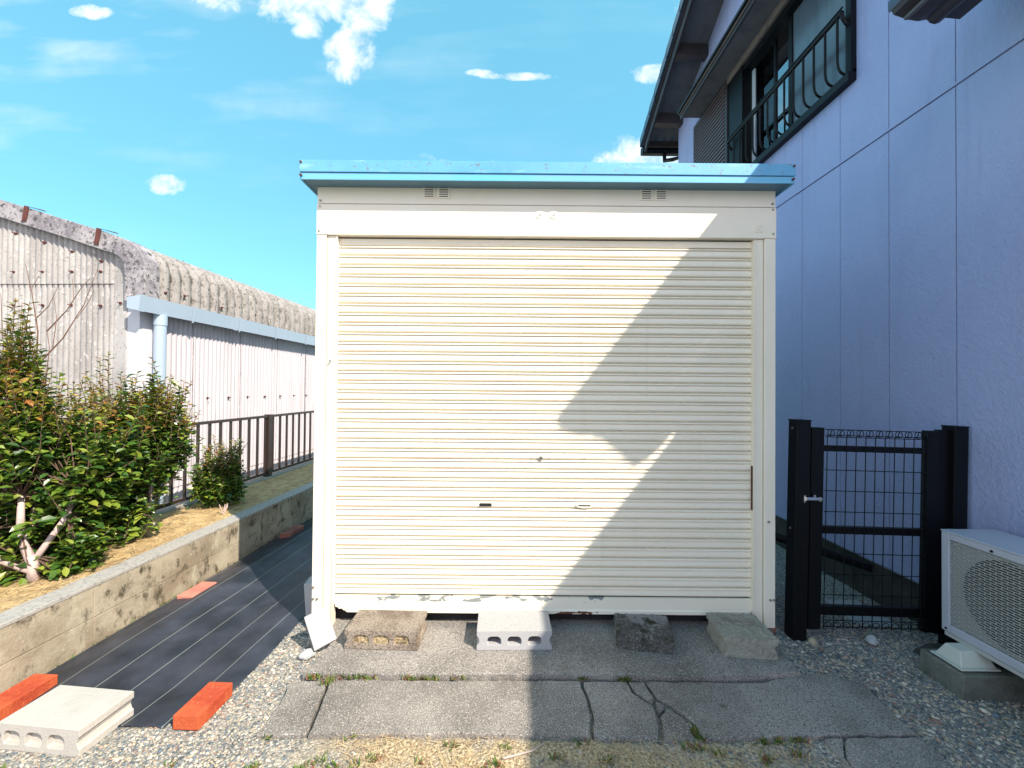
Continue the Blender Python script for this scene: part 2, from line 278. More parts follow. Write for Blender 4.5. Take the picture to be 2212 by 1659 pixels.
def worn_bar_mat():
    """cream bottom rail with flaked grey patches and rust along its lower lip"""
    m, nt, b = nodes('flaking_rusty_cream_paint'); N = nt.nodes; L = nt.links
    tc = N.new('ShaderNodeTexCoord'); sx = N.new('ShaderNodeSeparateXYZ'); L.new(tc.outputs['Object'], sx.inputs[0])
    def mth(op, a, bb, cl=False):
        n = N.new('ShaderNodeMath'); n.operation = op; n.use_clamp = cl
        for i, v in enumerate((a, bb)):
            if isinstance(v, (int, float)): n.inputs[i].default_value = v
            else: L.new(v, n.inputs[i])
        return n.outputs[0]
    def noise_(scale, st, loc=0):
        mp = N.new('ShaderNodeMapping'); mp.inputs['Scale'].default_value = st; mp.inputs['Location'].default_value = (loc, 0, 0); L.new(tc.outputs['Object'], mp.inputs[0])
        n = N.new('ShaderNodeTexNoise'); n.inputs['Scale'].default_value = scale; n.inputs['Detail'].default_value = 5; n.inputs['Roughness'].default_value = .55; L.new(mp.outputs[0], n.inputs['Vector']); return n.outputs[0]
    x, z = mth('ADD', sx.outputs[0], .19), mth('ADD', sx.outputs[2], .03)      # the rail's own coordinates start at the shed's origin
    up = mth('MULTIPLY', mth('SUBTRACT', z, .168), 60, True)
    mid = mth('MULTIPLY', mth('SUBTRACT', .95, mth('ABSOLUTE', mth('SUBTRACT', x, -.1), 0)), 3., True)
    flake = mth('GREATER_THAN', mth('MULTIPLY', mth('MULTIPLY', noise_(9, (1, 1, 2.2)), up), mid), .535)
    low = mth('MULTIPLY', mth('SUBTRACT', .150, z), 60, True)
    rx = mth('MAXIMUM', mth('MULTIPLY', mth('SUBTRACT', .36, mth('ABSOLUTE', mth('SUBTRACT', x, .28), 0)), 6., True), mth('MULTIPLY', mth('SUBTRACT', -.93, x), 14., True))
    rust = mth('GREATER_THAN', mth('MULTIPLY', mth('MULTIPLY', noise_(26, (.7, 1, 2), 3), low), rx), .47)
    left = mth('MULTIPLY', mth('SUBTRACT', -.955, x), 20., True)
    rust2 = mth('GREATER_THAN', mth('MULTIPLY', noise_(30, (1, 1, 1), 6), left), .59)
    rust = mth('MAXIMUM', rust, rust2)
    m1 = N.new('ShaderNodeMix'); m1.data_type = 'RGBA'; L.new(flake, m1.inputs[0]); m1.inputs[6].default_value = (.81, .735, .60, 1); m1.inputs[7].default_value = (.24, .26, .25, 1)
    m2 = N.new('ShaderNodeMix'); m2.data_type = 'RGBA'; L.new(rust, m2.inputs[0]); L.new(m1.outputs[2], m2.inputs[6]); m2.inputs[7].default_value = (.11, .035, .018, 1)
    L.new(m2.outputs[2], b.inputs['Base Color']); b.inputs['Roughness'].default_value = .5
    return m
M['worn'] = worn_bar_mat()
def glass_mat(name='window_glass', tint=(.62, .68, .75), mixf=.15):
    m, nt, b = nodes(name); N = nt.nodes; L = nt.links; N.remove(b)
    g = N.new('ShaderNodeBsdfGlossy'); g.inputs['Roughness'].default_value = .02; g.inputs[0].default_value = (.9, .95, 1, 1)
    t = N.new('ShaderNodeBsdfTransparent'); t.inputs[0].default_value = (*tint, 1)
    fr = N.new('ShaderNodeFresnel'); fr.inputs[0].default_value = 1.5
    ad = N.new('ShaderNodeMath'); ad.operation = 'ADD'; ad.inputs[1].default_value = mixf * .3; ad.use_clamp = True; L.new(fr.outputs[0], ad.inputs[0])
    mx = N.new('ShaderNodeMixShader'); L.new(ad.outputs[0], mx.inputs[0]); L.new(t.outputs[0], mx.inputs[1]); L.new(g.outputs[0], mx.inputs[2])
    L.new(mx.outputs[0], N['Material Output'].inputs[0]); return m
M['glass'] = glass_mat(mixf=1.1)
M['glass_clear'] = glass_mat('clear_window_glass', (.85, .88, .92), .0)
M['frosted'] = mat('frosted_window_glass', (.10, .125, .155), .22, (.07, .09, .11), 3, spec=.8, stretch=(1, 3, .6))

# ------------------------------------------------------------------ builders
def wloc(o):
    v = Vector((0, 0, 0))
    while o is not None: v += o.location; o = o.parent
    return v
def link(name, me, m, parent=None, bevel=0, smooth=False, seg=2, auto=False):
    if parent is not None:
        off = wloc(parent)
        if off.length > 0: me.transform(Matrix.Translation(-off))
    o = bpy.data.objects.new(name, me); C.objects.link(o); me.materials.append(m)
    if parent is not None: o.parent = parent
    if smooth:
        for p in me.polygons: p.use_smooth = True
    if bevel:
        b = o.modifiers.new('bevel', 'BEVEL'); b.width = bevel; b.segments = seg; b.limit_method = 'ANGLE'; b.angle_limit = R(40)
    return o
class MB:
    def __init__(s): s.v = []; s.f = []
    def add(s, vs, fs):
        k = len(s.v); s.v += [tuple(p) for p in vs]; s.f += [tuple(i + k for i in f) for f in fs]; return s
    def box(s, x0, x1, y0, y1, z0, z1, mx=None):
        vs = [Vector((x, y, z)) for z in (z0, z1) for y in (y0, y1) for x in (x0, x1)]
        if mx is not None: vs = [mx @ p for p in vs]
        return s.add(vs, [(0, 2, 3, 1), (4, 5, 7, 6), (0, 1, 5, 4), (2, 6, 7, 3), (0, 4, 6, 2), (1, 3, 7, 5)])
    def prism(s, pts, axis, a, b):
        """polygon pts in the two other axes, extruded along axis from a to b"""
        n = len(pts); vs = []
        for t in (a, b):
            for (p, q) in pts:
                vs.append({0: (t, p, q), 1: (p, t, q), 2: (p, q, t)}[axis])
        fs = [(i, (i + 1) % n, n + (i + 1) % n, n + i) for i in range(n)]
        fs += [tuple(range(n))[::-1], tuple(range(n, 2 * n))]
        return s.add(vs, fs)
    def tube(s, pts, r, n=8, r2=None, caps=True):
        pts = [Vector(p) for p in pts]; m = len(pts); k0 = len(s.v); prev = None
        for i, p in enumerate(pts):
            d = (pts[min(i + 1, m - 1)] - pts[max(i - 1, 0)]).normalized()
            a = prev if prev is not None else (Vector((0, 0, 1)) if abs(d.z) < .9 else Vector((1, 0, 0)))
            u = (a - d * a.dot(d)).normalized(); prev = u; v = d.cross(u)
            rr = r if r2 is None else r + (r2 - r) * i / max(1, m - 1)
            for j in range(n):
                t = 2 * math.pi * j / n; s.v.append(tuple(p + (u * math.cos(t) + v * math.sin(t)) * rr))
        for i in range(m - 1):
            for j in range(n):
                a = k0 + i * n + j; b = k0 + i * n + (j + 1) % n; s.f.append((a, b, b + n, a + n))
        if caps:
            s.f.append(tuple(k0 + j for j in range(n))[::-1]); s.f.append(tuple(k0 + (m - 1) * n + j for j in range(n)))
        return s
    def grid(s, P, nu, nv):
        k = len(s.v); s.v += [tuple(p) for p in P]
        for i in range(nu - 1):
            for j in range(nv - 1):
                a = k + i * nv + j; s.f.append((a, a + nv, a + nv + 1, a + 1))
        return s
    def mesh(s, name, recalc=True):
        me = bpy.data.meshes.new(name); me.from_pydata(s.v, [], s.f); me.update()
        if recalc:
            bm = bmesh.new(); bm.from_mesh(me); bmesh.ops.recalc_face_normals(bm, faces=bm.faces); bm.to_mesh(me); bm.free()
        return me
    def build(s, name, m, parent=None, bevel=0, smooth=False, recalc=True, seg=2):
        return link(name, s.mesh(name, recalc), m, parent, bevel, smooth, seg)
def box(name, m, parent, *a, bevel=0): return MB().box(*a).build(name, m, parent, bevel)
def thing(name, label, cat, loc=(0, 0, 0), group=None):
    o = bpy.data.objects.new(name, None); C.objects.link(o); o.location = loc; o.empty_display_size = .1
    return tag(o, label, cat, group)
def tag(o, label, cat, group=None):
    o['label'] = label; o['category'] = cat
    if group: o['group'] = group
    return o
def kind(o, k, label=None, cat=None):
    o['kind'] = k
    if label: o['label'] = label
    if cat: o['category'] = cat
    return o
def nz(x, y, z=0.): return noise.noise(Vector((x, y, z)))
def copy_tree(o, parent=None):
    c = o.copy(); C.objects.link(c)
    if parent is not None: c.parent = parent
    for ch in o.children: copy_tree(ch, c)
    return c

# ------------------------------------------------------------------ ground
def gz(x, y):
    h = .006 * nz(x * 3, y * 3) + .004 * nz(x * 11, y * 11, 3)
    if x > 1.6: h -= min(.06, (x - 1.6) * .05) + (min(.05, max(0, y - 2.4) * .08))
    if -1.1 < x < 1.3 and y < 1.67: h += .012
    if -2.3 < x < -1.25 and y > 1.74: h -= .03 * min(1, (y - 1.74) / .15) * min(1, (-1.25 - x) / .08)
    return h
xs = sorted(set([-60, -30, -15, -9, -6, -5] + [round(-4 + .05 * i, 3) for i in range(160)] + [4, 5, 6, 9, 15, 30, 60]))
ys = sorted(set([-40, -15, -6, -3, -1, 0, .5] + [round(.9 + .05 * i, 3) for i in range(70)] + [4.6, 5, 6, 8, 12, 20, 40, 90]))
g = MB(); g.grid([(x, y, gz(x, y)) for x in xs for y in ys], len(xs), len(ys))
kind(g.build('ground', M['gravel'], smooth=True), 'structure')

# concrete apron in front of the shed, cracked into pieces
def slab(pts, z, th=.07, inset=.0038):
    cx = sum(p[0] for p in pts) / len(pts); cy = sum(p[1] for p in pts) / len(pts)
    out = []
    for i, (x0, y0) in enumerate(pts):
        x1, y1 = pts[(i + 1) % len(pts)]; L_ = math.hypot(x1 - x0, y1 - y0); n = max(1, int(L_ / .03))
        for k in range(n):
            t = k / n; x = x0 + (x1 - x0) * t; y = y0 + (y1 - y0) * t
            jx = .009 * nz(x * 22, y * 22, 1); jy = .009 * nz(x * 22, y * 22, 9)
            dx, dy = cx - x, cy - y; dl = math.hypot(dx, dy) + 1e-6
            out.append((x + jx + dx / dl * inset, y + jy + dy / dl * inset))
    mb = MB(); n = len(out)
    top = [(x, y, z - .0) for x, y in out]; rim = [(cx + (x - cx) * 1.0, cy + (y - cy) * 1.0, z - .006) for x, y in out]
    inn = []
    for x, y in out:
        dx, dy = cx - x, cy - y; dl = math.hypot(dx, dy) + 1e-6; inn.append((x + dx / dl * .005, y + dy / dl * .005, z))
    bot = [(x, y, z - th) for x, y in out]
    mb.v = inn + rim + bot
    mb.f = [tuple(range(n))] + [(i, (i + 1) % n, n + (i + 1) % n, n + i) for i in range(n)] + [(n + i, n + (i + 1) % n, 2 * n + (i + 1) % n, 2 * n + i) for i in range(n)]
    return mb
apron_pieces = [
    ([(-.985, 1.992), (-.4, 1.985), (.4, 1.99), (1.0, 1.995), (1.405, 2.02), (1.41, 2.14), (1.44, 2.25), (1.53, 2.46), (1.55, 4.7), (-1.15, 4.7), (-1.12, 2.42), (-1.0, 2.30), (-.95, 2.2), (-.965, 2.08)], .05, .09),
    ([(-1.02, 1.965), (-1.0, 1.82), (-.998, 1.655), (-.802, 1.662), (-.823, 1.821), (-.855, 1.972)], .028, .07),
    ([(-.849, 1.972), (-.817, 1.821), (-.796, 1.662), (-.2, 1.672), (.33, 1.662), (.348, 1.773), (.345, 1.843), (.336, 1.975)], .030, .07),
    ([(.342, 1.975), (.351, 1.843), (.354, 1.773), (.336, 1.662), (.598, 1.655), (.625, 1.784), (.626, 1.825), (.558, 1.904), (.552, 1.978)], .031, .07),
    ([(.558, 1.978), (.565, 1.908), (.628, 1.842), (.648, 1.874), (.641, 1.913), (.634, 1.980)], .030, .07),
    ([(.655, 1.868), (.683, 1.840), (.638, 1.787), (.633, 1.828)], .022, .06),
    ([(.690, 1.832), (.730, 1.780), (.748, 1.734), (.740, 1.648), (.606, 1.650), (.634, 1.780)], .020, .06),
    ([(.640, 1.980), (.652, 1.913), (.66, 1.874), (.70, 1.838), (.744, 1.786), (.765, 1.734), (.772, 1.662), (1.1, 1.675), (1.3, 1.688), (1.645, 1.69), (1.652, 1.86), (1.672, 1.985), (1.55, 2.045), (1.43, 2.05), (1.2, 1.985)], .026, .08),
    ([(1.252, 1.678), (1.325, 1.680), (1.264, 1.595), (1.262, 1.2), (1.232, 1.2), (1.245, 1.5)], .022, .06),
    ([(1.335, 1.681), (1.645, 1.683), (1.63, 1.45), (1.62, 1.1), (1.27, 1.1), (1.270, 1.59)], .024, .07)]
am = MB()
for pts, z, th in apron_pieces:
    s = slab(pts, z, th); am.add(s.v, s.f)
kind(am.build('concrete_apron', M['apron'], recalc=True), 'structure')

# ------------------------------------------------------------------ pebbles, straw, weeds (stuff)
def on_apron(x, y):
    if -1.0 < x < 1.42 and 1.655 < y < 4.6: return True
    if 1.2 < x < 1.655 and y < 2.0: return True
    if 1.25 < x < 1.5 and y < 2.4: return True
    return False
ICO = bmesh.new(); bmesh.ops.create_icosphere(ICO, subdivisions=1, radius=1)
ico_v = np.array([v.co[:] for v in ICO.verts]); ico_f = np.array([[v.index for v in f.verts] for f in ICO.faces]); ICO.free()
def pebbles(name, spots, m):
    n = len(spots); rs = np.random.RandomState(4)
    P = np.array(spots); V = np.zeros((n, 12, 3)); base = np.repeat(ico_v[None], n, 0) * (1 + rs.uniform(-.22, .22, (n, 12, 1)))
    s = P[:, 3]; sc = np.stack([s * rs.uniform(.8, 1.35, n), s * rs.uniform(.6, 1.0, n), s * rs.uniform(.4, .7, n)], 1)
    base = base * sc[:, None, :]; a = rs.uniform(0, 6.283, n); ca, sa = np.cos(a), np.sin(a)
    V[:, :, 0] = base[:, :, 0] * ca[:, None] - base[:, :, 1] * sa[:, None]; V[:, :, 1] = base[:, :, 0] * sa[:, None] + base[:, :, 1] * ca[:, None]; V[:, :, 2] = base[:, :, 2]
    V += P[:, None, :3]
    F = (ico_f[None] + (np.arange(n) * 12)[:, None, None]).reshape(-1, 3)
    me = bpy.data.meshes.new(name); me.vertices.add(n * 12); me.vertices.foreach_set('co', V.reshape(-1))
    me.loops.add(F.size); me.loops.foreach_set('vertex_index', F.reshape(-1)); me.polygons.add(len(F)); me.polygons.foreach_set('loop_start', np.arange(len(F)) * 3)
    me.update(); me.validate(); return link(name, me, m)
spots = []
def strew(n, x0, x1, y0, y1, r0, r1, cond):
    for _ in range(n):
        x = rnd.uniform(x0, x1); y = rnd.uniform(y0, y1)
        if on_apron(x, y) or not cond(x, y): continue
        r = r0 * (r1 / r0) ** (rnd.random() ** 2.0)
        spots.append((x, y, gz(x, y) + r * .15, r))
strew(8200, -1.5, -.97, 1.2, 2.7, .003, .009, lambda x, y: not (y > 1.75 and x < -1.3) and not (y > 2.3 and x > -1.13))
strew(14000, -2.3, 1.3, 1.15, 1.70, .003, .009, lambda x, y: (x < -.9 or rnd.random() < .42) and nz(x * 4, y * 4, 5) > -.5 + (.5 if -.8 < x < 1.1 else -.3))
strew(17000, 1.4, 2.6, 1.2, 3.0, .0035, .011, lambda x, y: True)
strew(260, 1.4, 2.6, 1.2, 2.4, .010, .018, lambda x, y: True); strew(160, -2.2, -1.0, 1.2, 2.4, .009, .014, lambda x, y: not (y > 1.75 and x < -1.3))
kind(pebbles('pebbles', spots, M['pebble']), 'stuff', 'loose grey and tan pebbles of the gravel yard', 'gravel')
lone = [(1.75, 2.0), (1.82, 1.72), (1.7, 1.55), (1.95, 1.5), (1.36, 1.62)]

def ribbons(name, items, m):
    """items: (p, heading, pitch, length, width, bend)"""
    mb = MB()
    for (x, y, z, h, pt, L_, wd, bd) in items:
        pts = []; d = Vector((math.cos(h) * math.cos(pt), math.sin(h) * math.cos(pt), math.sin(pt))); p = Vector((x, y, z)); side = Vector((-math.sin(h), math.cos(h), 0))
        seg = 3
        for i in range(seg + 1):
            ww = wd * (1 if i < seg else .4)
            pts += [p - side * ww / 2, p + side * ww / 2]
            p = p + d * L_ / seg; d = (d + side * bd + Vector((0, 0, -.10 if pt < .3 else 0))).normalized()
        mb.add(pts, [(2 * i, 2 * i + 1, 2 * i + 3, 2 * i + 2) for i in range(seg)])
    return mb.build(name, m, recalc=False)
LT = math.tan(R(2.7))
def wallx(y): return -2.235 + LT * (y - 2.2)         # outer face of the planter wall
def fencex(y): return -2.95 + LT * (y - 4.0)
def soilz(x, y): return .325 + .018 * nz(x * 2.5, y * 2.5, 2) + .008 * nz(x * 9, y * 9, 4)
st = []
for _ in range(5200):
    y = rnd.uniform(1.3, 5.6) if rnd.random() < .8 else rnd.uniform(1.5, 3.2); t = rnd.random(); x = wallx(y) - .11 - t * .75
    if x < fencex(y): continue
    st.append((x, y, soilz(x, y) + rnd.uniform(.002, .012), rnd.gauss(1.3, .9), rnd.uniform(-.05, .25), rnd.uniform(.03, .13), rnd.uniform(.0012, .0028), rnd.uniform(-.25, .25)))
kind(ribbons('planter_straw', st, M['straw']), 'stuff', 'dry straw and clippings strewn over the planter soil', 'straw')
st = []
for _ in range(2600):
    x = rnd.uniform(-.9, 1.2); y = rnd.uniform(1.2, 1.68)
    if nz(x * 3, y * 3, 7) < -.1: continue
    st.append((x, y, gz(x, y) + .008, rnd.uniform(0, 6.28), rnd.uniform(0, .3), rnd.uniform(.02, .07), rnd.uniform(.001, .002), rnd.uniform(-.3, .3)))
kind(ribbons('dry_grass_bits', st, M['straw']), 'stuff', 'bits of dry grass on the sandy ground in front of the slab', 'dry grass')
wd = []
def tuft(x, y, z, n, s):
    for _ in range(n):
        wd.append((x + rnd.gauss(0, s), y + rnd.gauss(0, s * .5), z, rnd.uniform(0, 6.28), rnd.uniform(.35, 1.3), rnd.uniform(.010, .028), rnd.uniform(.003, .006), rnd.uniform(-.3, .3)))
for x in [-.93, -.9, -.80, -.74, -.70, -.66, -.47, -.44, -.41, -.36, -.24]: tuft(x, 1.983, .028, 34, .02)
for x, y in [(.35, 1.985), (.345, 1.99), (.53, 1.985), (.55, 1.98), (-.845, 1.94), (-.84, 1.96)]: tuft(x, y, .028, 26, .012)
for x, y in [(.765, 1.70), (.775, 1.675), (.76, 1.72), (.72, 1.63), (1.0, 1.66), (1.07, 1.665), (1.15, 1.67)]: tuft(x, y, .01, 40, .014)
for _ in range(80):
    x = rnd.uniform(-1.0, 1.2); tuft(x, rnd.uniform(1.2, 1.66), gz(x, 1.5) + .003, rnd.randint(8, 30), .014)
for _ in range(16): tuft(rnd.uniform(-2.1, -1.2), rnd.uniform(1.25, 1.62), .004, 14, .012)
for _ in range(26):
    y = rnd.uniform(1.9, 3.3); tuft(wallx(y) + .02, y, .006, 12, .012)
for _ in range(12): tuft(-2.75 + rnd.gauss(0, .06), 2.75 + rnd.gauss(0, .08), .33, 20, .02)
kind(ribbons('weeds', wd, M['weed']), 'stuff', 'tiny green and reddish weeds in the cracks and gravel', 'weeds')

# ------------------------------------------------------------------ storage shed
FY = 2.37; XL, XR = -1.123, 1.5
shed = thing('storage_shed', 'cream metal storage shed with a roller shutter and pale blue roof edge', 'shed', (0.19, FY, .03))
YB = 4.65
box('side_wall', M['cream'], shed, XL + .004, XL + .03, FY + .06, YB, .06, 2.54)
box('side_wall', M['cream'], shed, XR - .03, XR - .004, FY + .06, YB, .06, 2.54)
box('back_wall', M['cream'], shed, XL + .03, XR - .03, YB - .03, YB, .06, 2.54)
box('vent_panel', M['cream'], shed, XL, XR, FY + .002, FY + .05, 2.452, 2.60, bevel=.003)
header = box('header_panel', M['cream'], shed, XL - .001, XR + .001, FY - .004, FY + .07, 2.271, 2.4475, bevel=.003)
box('header_backing', M['gap'], shed, XL + .01, XR - .01, FY + .008, FY + .06, 2.44, 2.46)
colL = box('column', M['cream'], shed, XL, -1.066, FY, FY + .06, .03, 2.2705, bevel=.003)
colR = box('column', M['cream'], shed, 1.437, XR, FY, FY + .06, .06, 2.2705, bevel=.003)
box('guide_rail', M['cream'], shed, -1.063, -1.010, FY + .010, FY + .06, .04, 2.270, bevel=.003)
box('guide_rail', M['cream'], shed, 1.385, 1.434, FY + .010, FY + .06, .06, 2.270, bevel=.003)
box('guide_lip', M['cream'], shed, -1.012, -1.007, FY + .004, FY + .05, .05, 2.268)
box('guide_lip', M['cream'], shed, 1.379, 1.3845, FY + .004, FY + .05, .07, 2.268)
box('rear_lining', M['gap'], shed, -1.06, 1.44, FY + .075, FY + .085, .06, 2.5)
box('column_foot', M['brown_brick'], shed, 1.44, 1.51, FY + .01, FY + .08, .03, .0595)
# roof
roof = MB().box(-1.165, 1.534, 2.278, 4.78, 2.545, 2.60).build('roof_deck', M['soffit'], shed)
fa = box('upper_fascia', M['blue_fascia'], shed, -1.174, 1.543, 2.266, 2.2775, 2.5795, 2.645, bevel=.002)
fb = MB().prism([(2.272, 2.5405), (2.272, 2.5765), (2.278, 2.5765), (2.2775, 2.5405)], 0, -1.165, 1.536).build('lower_fascia', M['blue_fascia_low'], shed)
box('roof_side_trim', M['blue_fascia_low'], shed, -1.174, -1.1655, 2.278, 4.79, 2.5405, 2.645)
box('roof_side_trim', M['blue_fascia_low'], shed, 1.5345, 1.543, 2.278, 4.79, 2.5405, 2.645)
box('roof_sheet', M['blue_fascia_low'], shed, -1.165, 1.534, 2.278, 4.79, 2.60, 2.63)
# shutter: curtain of pressed slats
P = .0558; ztop = 2.262; nsl = 36; zbot = ztop - .042 - nsl * P
prof = [(.004, ztop), (.004, ztop - .03), (.002, ztop - .036)]
z = ztop - .040
for i in range(nsl):
    prof += [(.020, z), (.019, z - .0028), (.002, z - .0042), (-.003, z - .008), (-.003, z - .0115), (.001, z - .0140), (.0080, z - .0150), (.0035, z - .019), (.0005, z - .036), (.001, z - .046), (.006, z - .0515), (.019, z - .0535)]
    z -= P
prof.append((.016, z))
xsn = [-1.008, -.6, -.2, .2, .6, 1.0, 1.3, 1.381]
sm = MB(); rs_ = random.Random(5)
Pp = []
for i, x in enumerate(xsn):
    for (dy, zz) in prof: Pp.append((x, FY + .030 + dy + .0016 * nz(x * 1.3, zz * 2), zz))
sm.grid(Pp, len(xsn), len(prof))
shutter = sm.build('shutter', M['cream_old'], shed, recalc=False)
ztail = z
bar = [(-1.008, ztail - .002), (1.380, ztail - .002), (1.380, .145), (1.372, .13), (1.366, .122), (.4, .1205), (-.72, .1195), (-.935, .1195), (-.94, .127), (-.952, .130), (-.958, .139), (-.975, .137), (-.985, .146), (-.998, .150), (-1.0, .165), (-1.008, .170)]
brail = MB().prism(bar, 1, FY + .022, FY + .038).build('bottom_rail', M['worn'], shutter)
MB().prism([(FY + .016, .1215), (FY + .016, .140), (FY + .0215, .145), (FY + .0215, .1215)], 0, -.93, 1.36).build('bottom_lip', M['worn'], brail)
def disc(name, m, parent, x, z, r, y0, y1, n=16, **k):
    return MB().tube([(x, y0, z), (x, y1, z)], r, n).build(name, m, parent, **k)
key = disc('key_lock', M['steel'], shutter, .169, 1.003, .0125, FY + .020, FY + .04)
disc('lock_core', M['gap'], key, .169, 1.003, .004, FY + .0185, FY + .021)
box('letter_slot', M['gap'], shutter, -.181, -.111, FY + .026, FY + .036, .724, .742, bevel=.003)
h = MB()
pts = [(.374 + .045 * (1 - math.cos(t)), .722 + .010 * math.sin(t) * -1 + .008) for t in np.linspace(0, math.pi, 10)]
h.prism([(.374, .742), (.374, .732), (.385, .723), (.41, .719), (.43, .719), (.455, .723), (.466, .732), (.466, .742)], 1, FY + .021, FY + .034)
hd = h.build('pull_handle', M['cream'], shutter, bevel=.002)
box('finger_recess', M['gap'], hd, .386, .454, FY + .0195, FY + .022, .733, .7395)
for x in (-.08, .12, .22, .42): disc('rivet', M['steel'], shutter, x, 1.003, .003, FY + .027, FY + .033, 8)
for x in np.arange(-.97, -.38, .075): disc('rivet', M['cream'], brail, x, .162 + .012 * math.sin(x * 40), .004, FY + .018, FY + .024, 8)
# vents: pressed louvre squares in two pairs
for x0 in (-.524, -.440, .718, .802):
    vt = box('vent', M['cream'], shed, x0 + .004, x0 + .078, FY - .003, FY + .003, 2.484, 2.560, bevel=.004)
    for k in range(5): box('louvre_slot', M['gap'], vt, x0 + .016, x0 + .066, FY - .0045, FY - .002, 2.4935 + k * .0125, 2.4935 + k * .0125 + .0042)
for x in (.152, .231):
    kb = disc('round_cap', M['cream'], header, x, 2.395, .024, FY - .007, FY - .003, 20)
    disc('cap_screw', M['steel'], kb, x, 2.393, .005, FY - .010, FY - .006, 8)
em = box('emblem', M['cream'], header, 1.373, 1.427, FY - .007, FY - .003, 2.305, 2.355, bevel=.002)
t = np.linspace(0, 2 * math.pi, 21)
MB().tube([(1.400 + .015 * math.cos(a), FY - .008, 2.330 + .015 * math.sin(a)) for a in t], .0016, 5, caps=False).build('emblem_ring', M['cream_old'], em)
for dx in (-.005, .005): box('emblem_bar', M['cream_old'], em, 1.400 + dx - .0012, 1.400 + dx + .0012, FY - .0095, FY - .0065, 2.322, 2.337)
for (x, z) in [(-1.105, 2.468), (-1.105, 2.432), (1.480, 2.470), (1.480, 2.435), (-1.108, 2.292), (1.482, 2.296), (-1.112, .27), (-1.112, .205), (-1.09, .205), (1.47, .22), (1.49, .22), (1.46, .66), (-1.035, 1.55), (.15, 2.575)]:
    disc('screw', M['steel'], shed, x, z, .006, FY - .008, FY + .003, 8)
for (x, z) in [(-1.166, 2.632), (-1.166, 2.56), (1.533, 2.632), (1.529, 2.56)]:
    disc('rusty_screw', M['rust'], shed, x, z, .0065, 2.260, 2.274, 8)
box('door_stop', M['rust'], shed, 1.3745, 1.3785, FY + .014, FY + .026, .72, .97)

# ------------------------------------------------------------------ blocks, bricks, stones
def profile_block(name, w_, h_, d_, holes, m, groove=True, jag=0, parent=None, bevel=.004):
    bm = bmesh.new()
    def loop(pts):
        vs = [bm.verts.new((x, 0, z)) for x, z in pts]
        return [bm.edges.new((vs[i], vs[(i + 1) % len(vs)])) for i in range(len(vs))]
    o = [(-w_ / 2, 0), (w_ / 2, 0)]
    if groove:
        gr = lambda sgn: [(sgn * w_ / 2, h_ * .26), (sgn * (w_ / 2 - .008), h_ * .32), (sgn * (w_ / 2 - .014), h_ * .5), (sgn * (w_ / 2 - .008), h_ * .68), (sgn * w_ / 2, h_ * .74)]
        o += gr(1) + [(w_ / 2, h_), (-w_ / 2, h_)] + gr(-1)[::-1]
    else: o += [(w_ / 2, h_), (-w_ / 2, h_)]
    e = loop(o)
    for (cx, hw, z0, z1) in holes:
        r = min(.02, hw * .6)
        e += loop([(cx - hw, z0 + .006), (cx - hw + .006, z0), (cx + hw - .006, z0), (cx + hw, z0 + .006), (cx + hw, z1 - r), (cx + hw - r * .3, z1 - r * .3), (cx + hw - r, z1), (cx - hw + r, z1), (cx - hw + r * .3, z1 - r * .3), (cx - hw, z1 - r)])
    bmesh.ops.triangle_fill(bm, use_beauty=True, use_dissolve=False, edges=e)
    fs = list(bm.faces)
    ext = bmesh.ops.extrude_face_region(bm, geom=fs)
    vs = [v for v in ext['geom'] if isinstance(v, bmesh.types.BMVert)]
    bmesh.ops.translate(bm, verts=vs, vec=(0, d_, 0))
    bmesh.ops.dissolve_limit(bm, angle_limit=R(1), verts=bm.verts, edges=bm.edges)
    bmesh.ops.recalc_face_normals(bm, faces=bm.faces)
    me = bpy.data.meshes.new(name); bm.to_mesh(me); bm.free()
    ob = link(name, me, m, parent, bevel)
    if jag:
        ob.modifiers.clear()
        s = ob.modifiers.new('sub', 'SUBSURF'); s.subdivision_type = 'SIMPLE'; s.levels = s.render_levels = 5
        tx = bpy.data.textures.new(name + '_tex', 'CLOUDS'); tx.noise_scale = .022; tx.noise_depth = 4; dm = ob.modifiers.new('disp', 'DISPLACE'); dm.texture = tx; dm.strength = jag; dm.mid_level = .5
    return ob
hol3 = [(-.105, .036, .028, .070), (0, .036, .028, .070), (.105, .036, .028, .070)]
def place(o, x, y, z, rz, rx=0, ry=0): o.location = (x, y, z); o.rotation_euler = (R(rx), R(ry), R(rz)); return o
b1 = profile_block('concrete_block', .39, .098, .19, hol3, M['block_white']); place(b1, .024, 2.166, .051, 1.5)
tag(b1, 'clean light grey hollow block lying in front of the middle of the shutter', 'block')
b2 = thing('concrete_block', 'rough brown weathered block with filled holes, in front of the shutter near the left column', 'block')
bb = profile_block('block_body', .385, .10, .20, [(-.105, .04, .028, .072), (.0, .04, .028, .072), (.105, .04, .028, .072)], M['block_brown'], parent=b2, groove=True, bevel=.005)
mf = MB()
for cx in (-.105, 0, .105): mf.box(cx - .042, cx + .042, .006, .19, .026, .074)
mo = mf.build('mortar_fill', M['mortar_fill'], b2)
s = mo.modifiers.new('sub', 'SUBSURF'); s.subdivision_type = 'SIMPLE'; s.levels = s.render_levels = 4
tx = bpy.data.textures.new('mortar_tex', 'CLOUDS'); tx.noise_scale = .015; dm = mo.modifiers.new('disp', 'DISPLACE'); dm.texture = tx; dm.strength = .014; dm.mid_level = .7
place(b2, -.662, 2.158, .051, -1.5)
b3 = profile_block('concrete_block', .285, .085, .225, [], M['block_dark'], groove=False, jag=.026); place(b3, .700, 2.165, .050, -10.5); b3.rotation_euler[0] = R(-2)
tag(b3, 'dark broken mossy block in the shadow in front of the shutter', 'block')
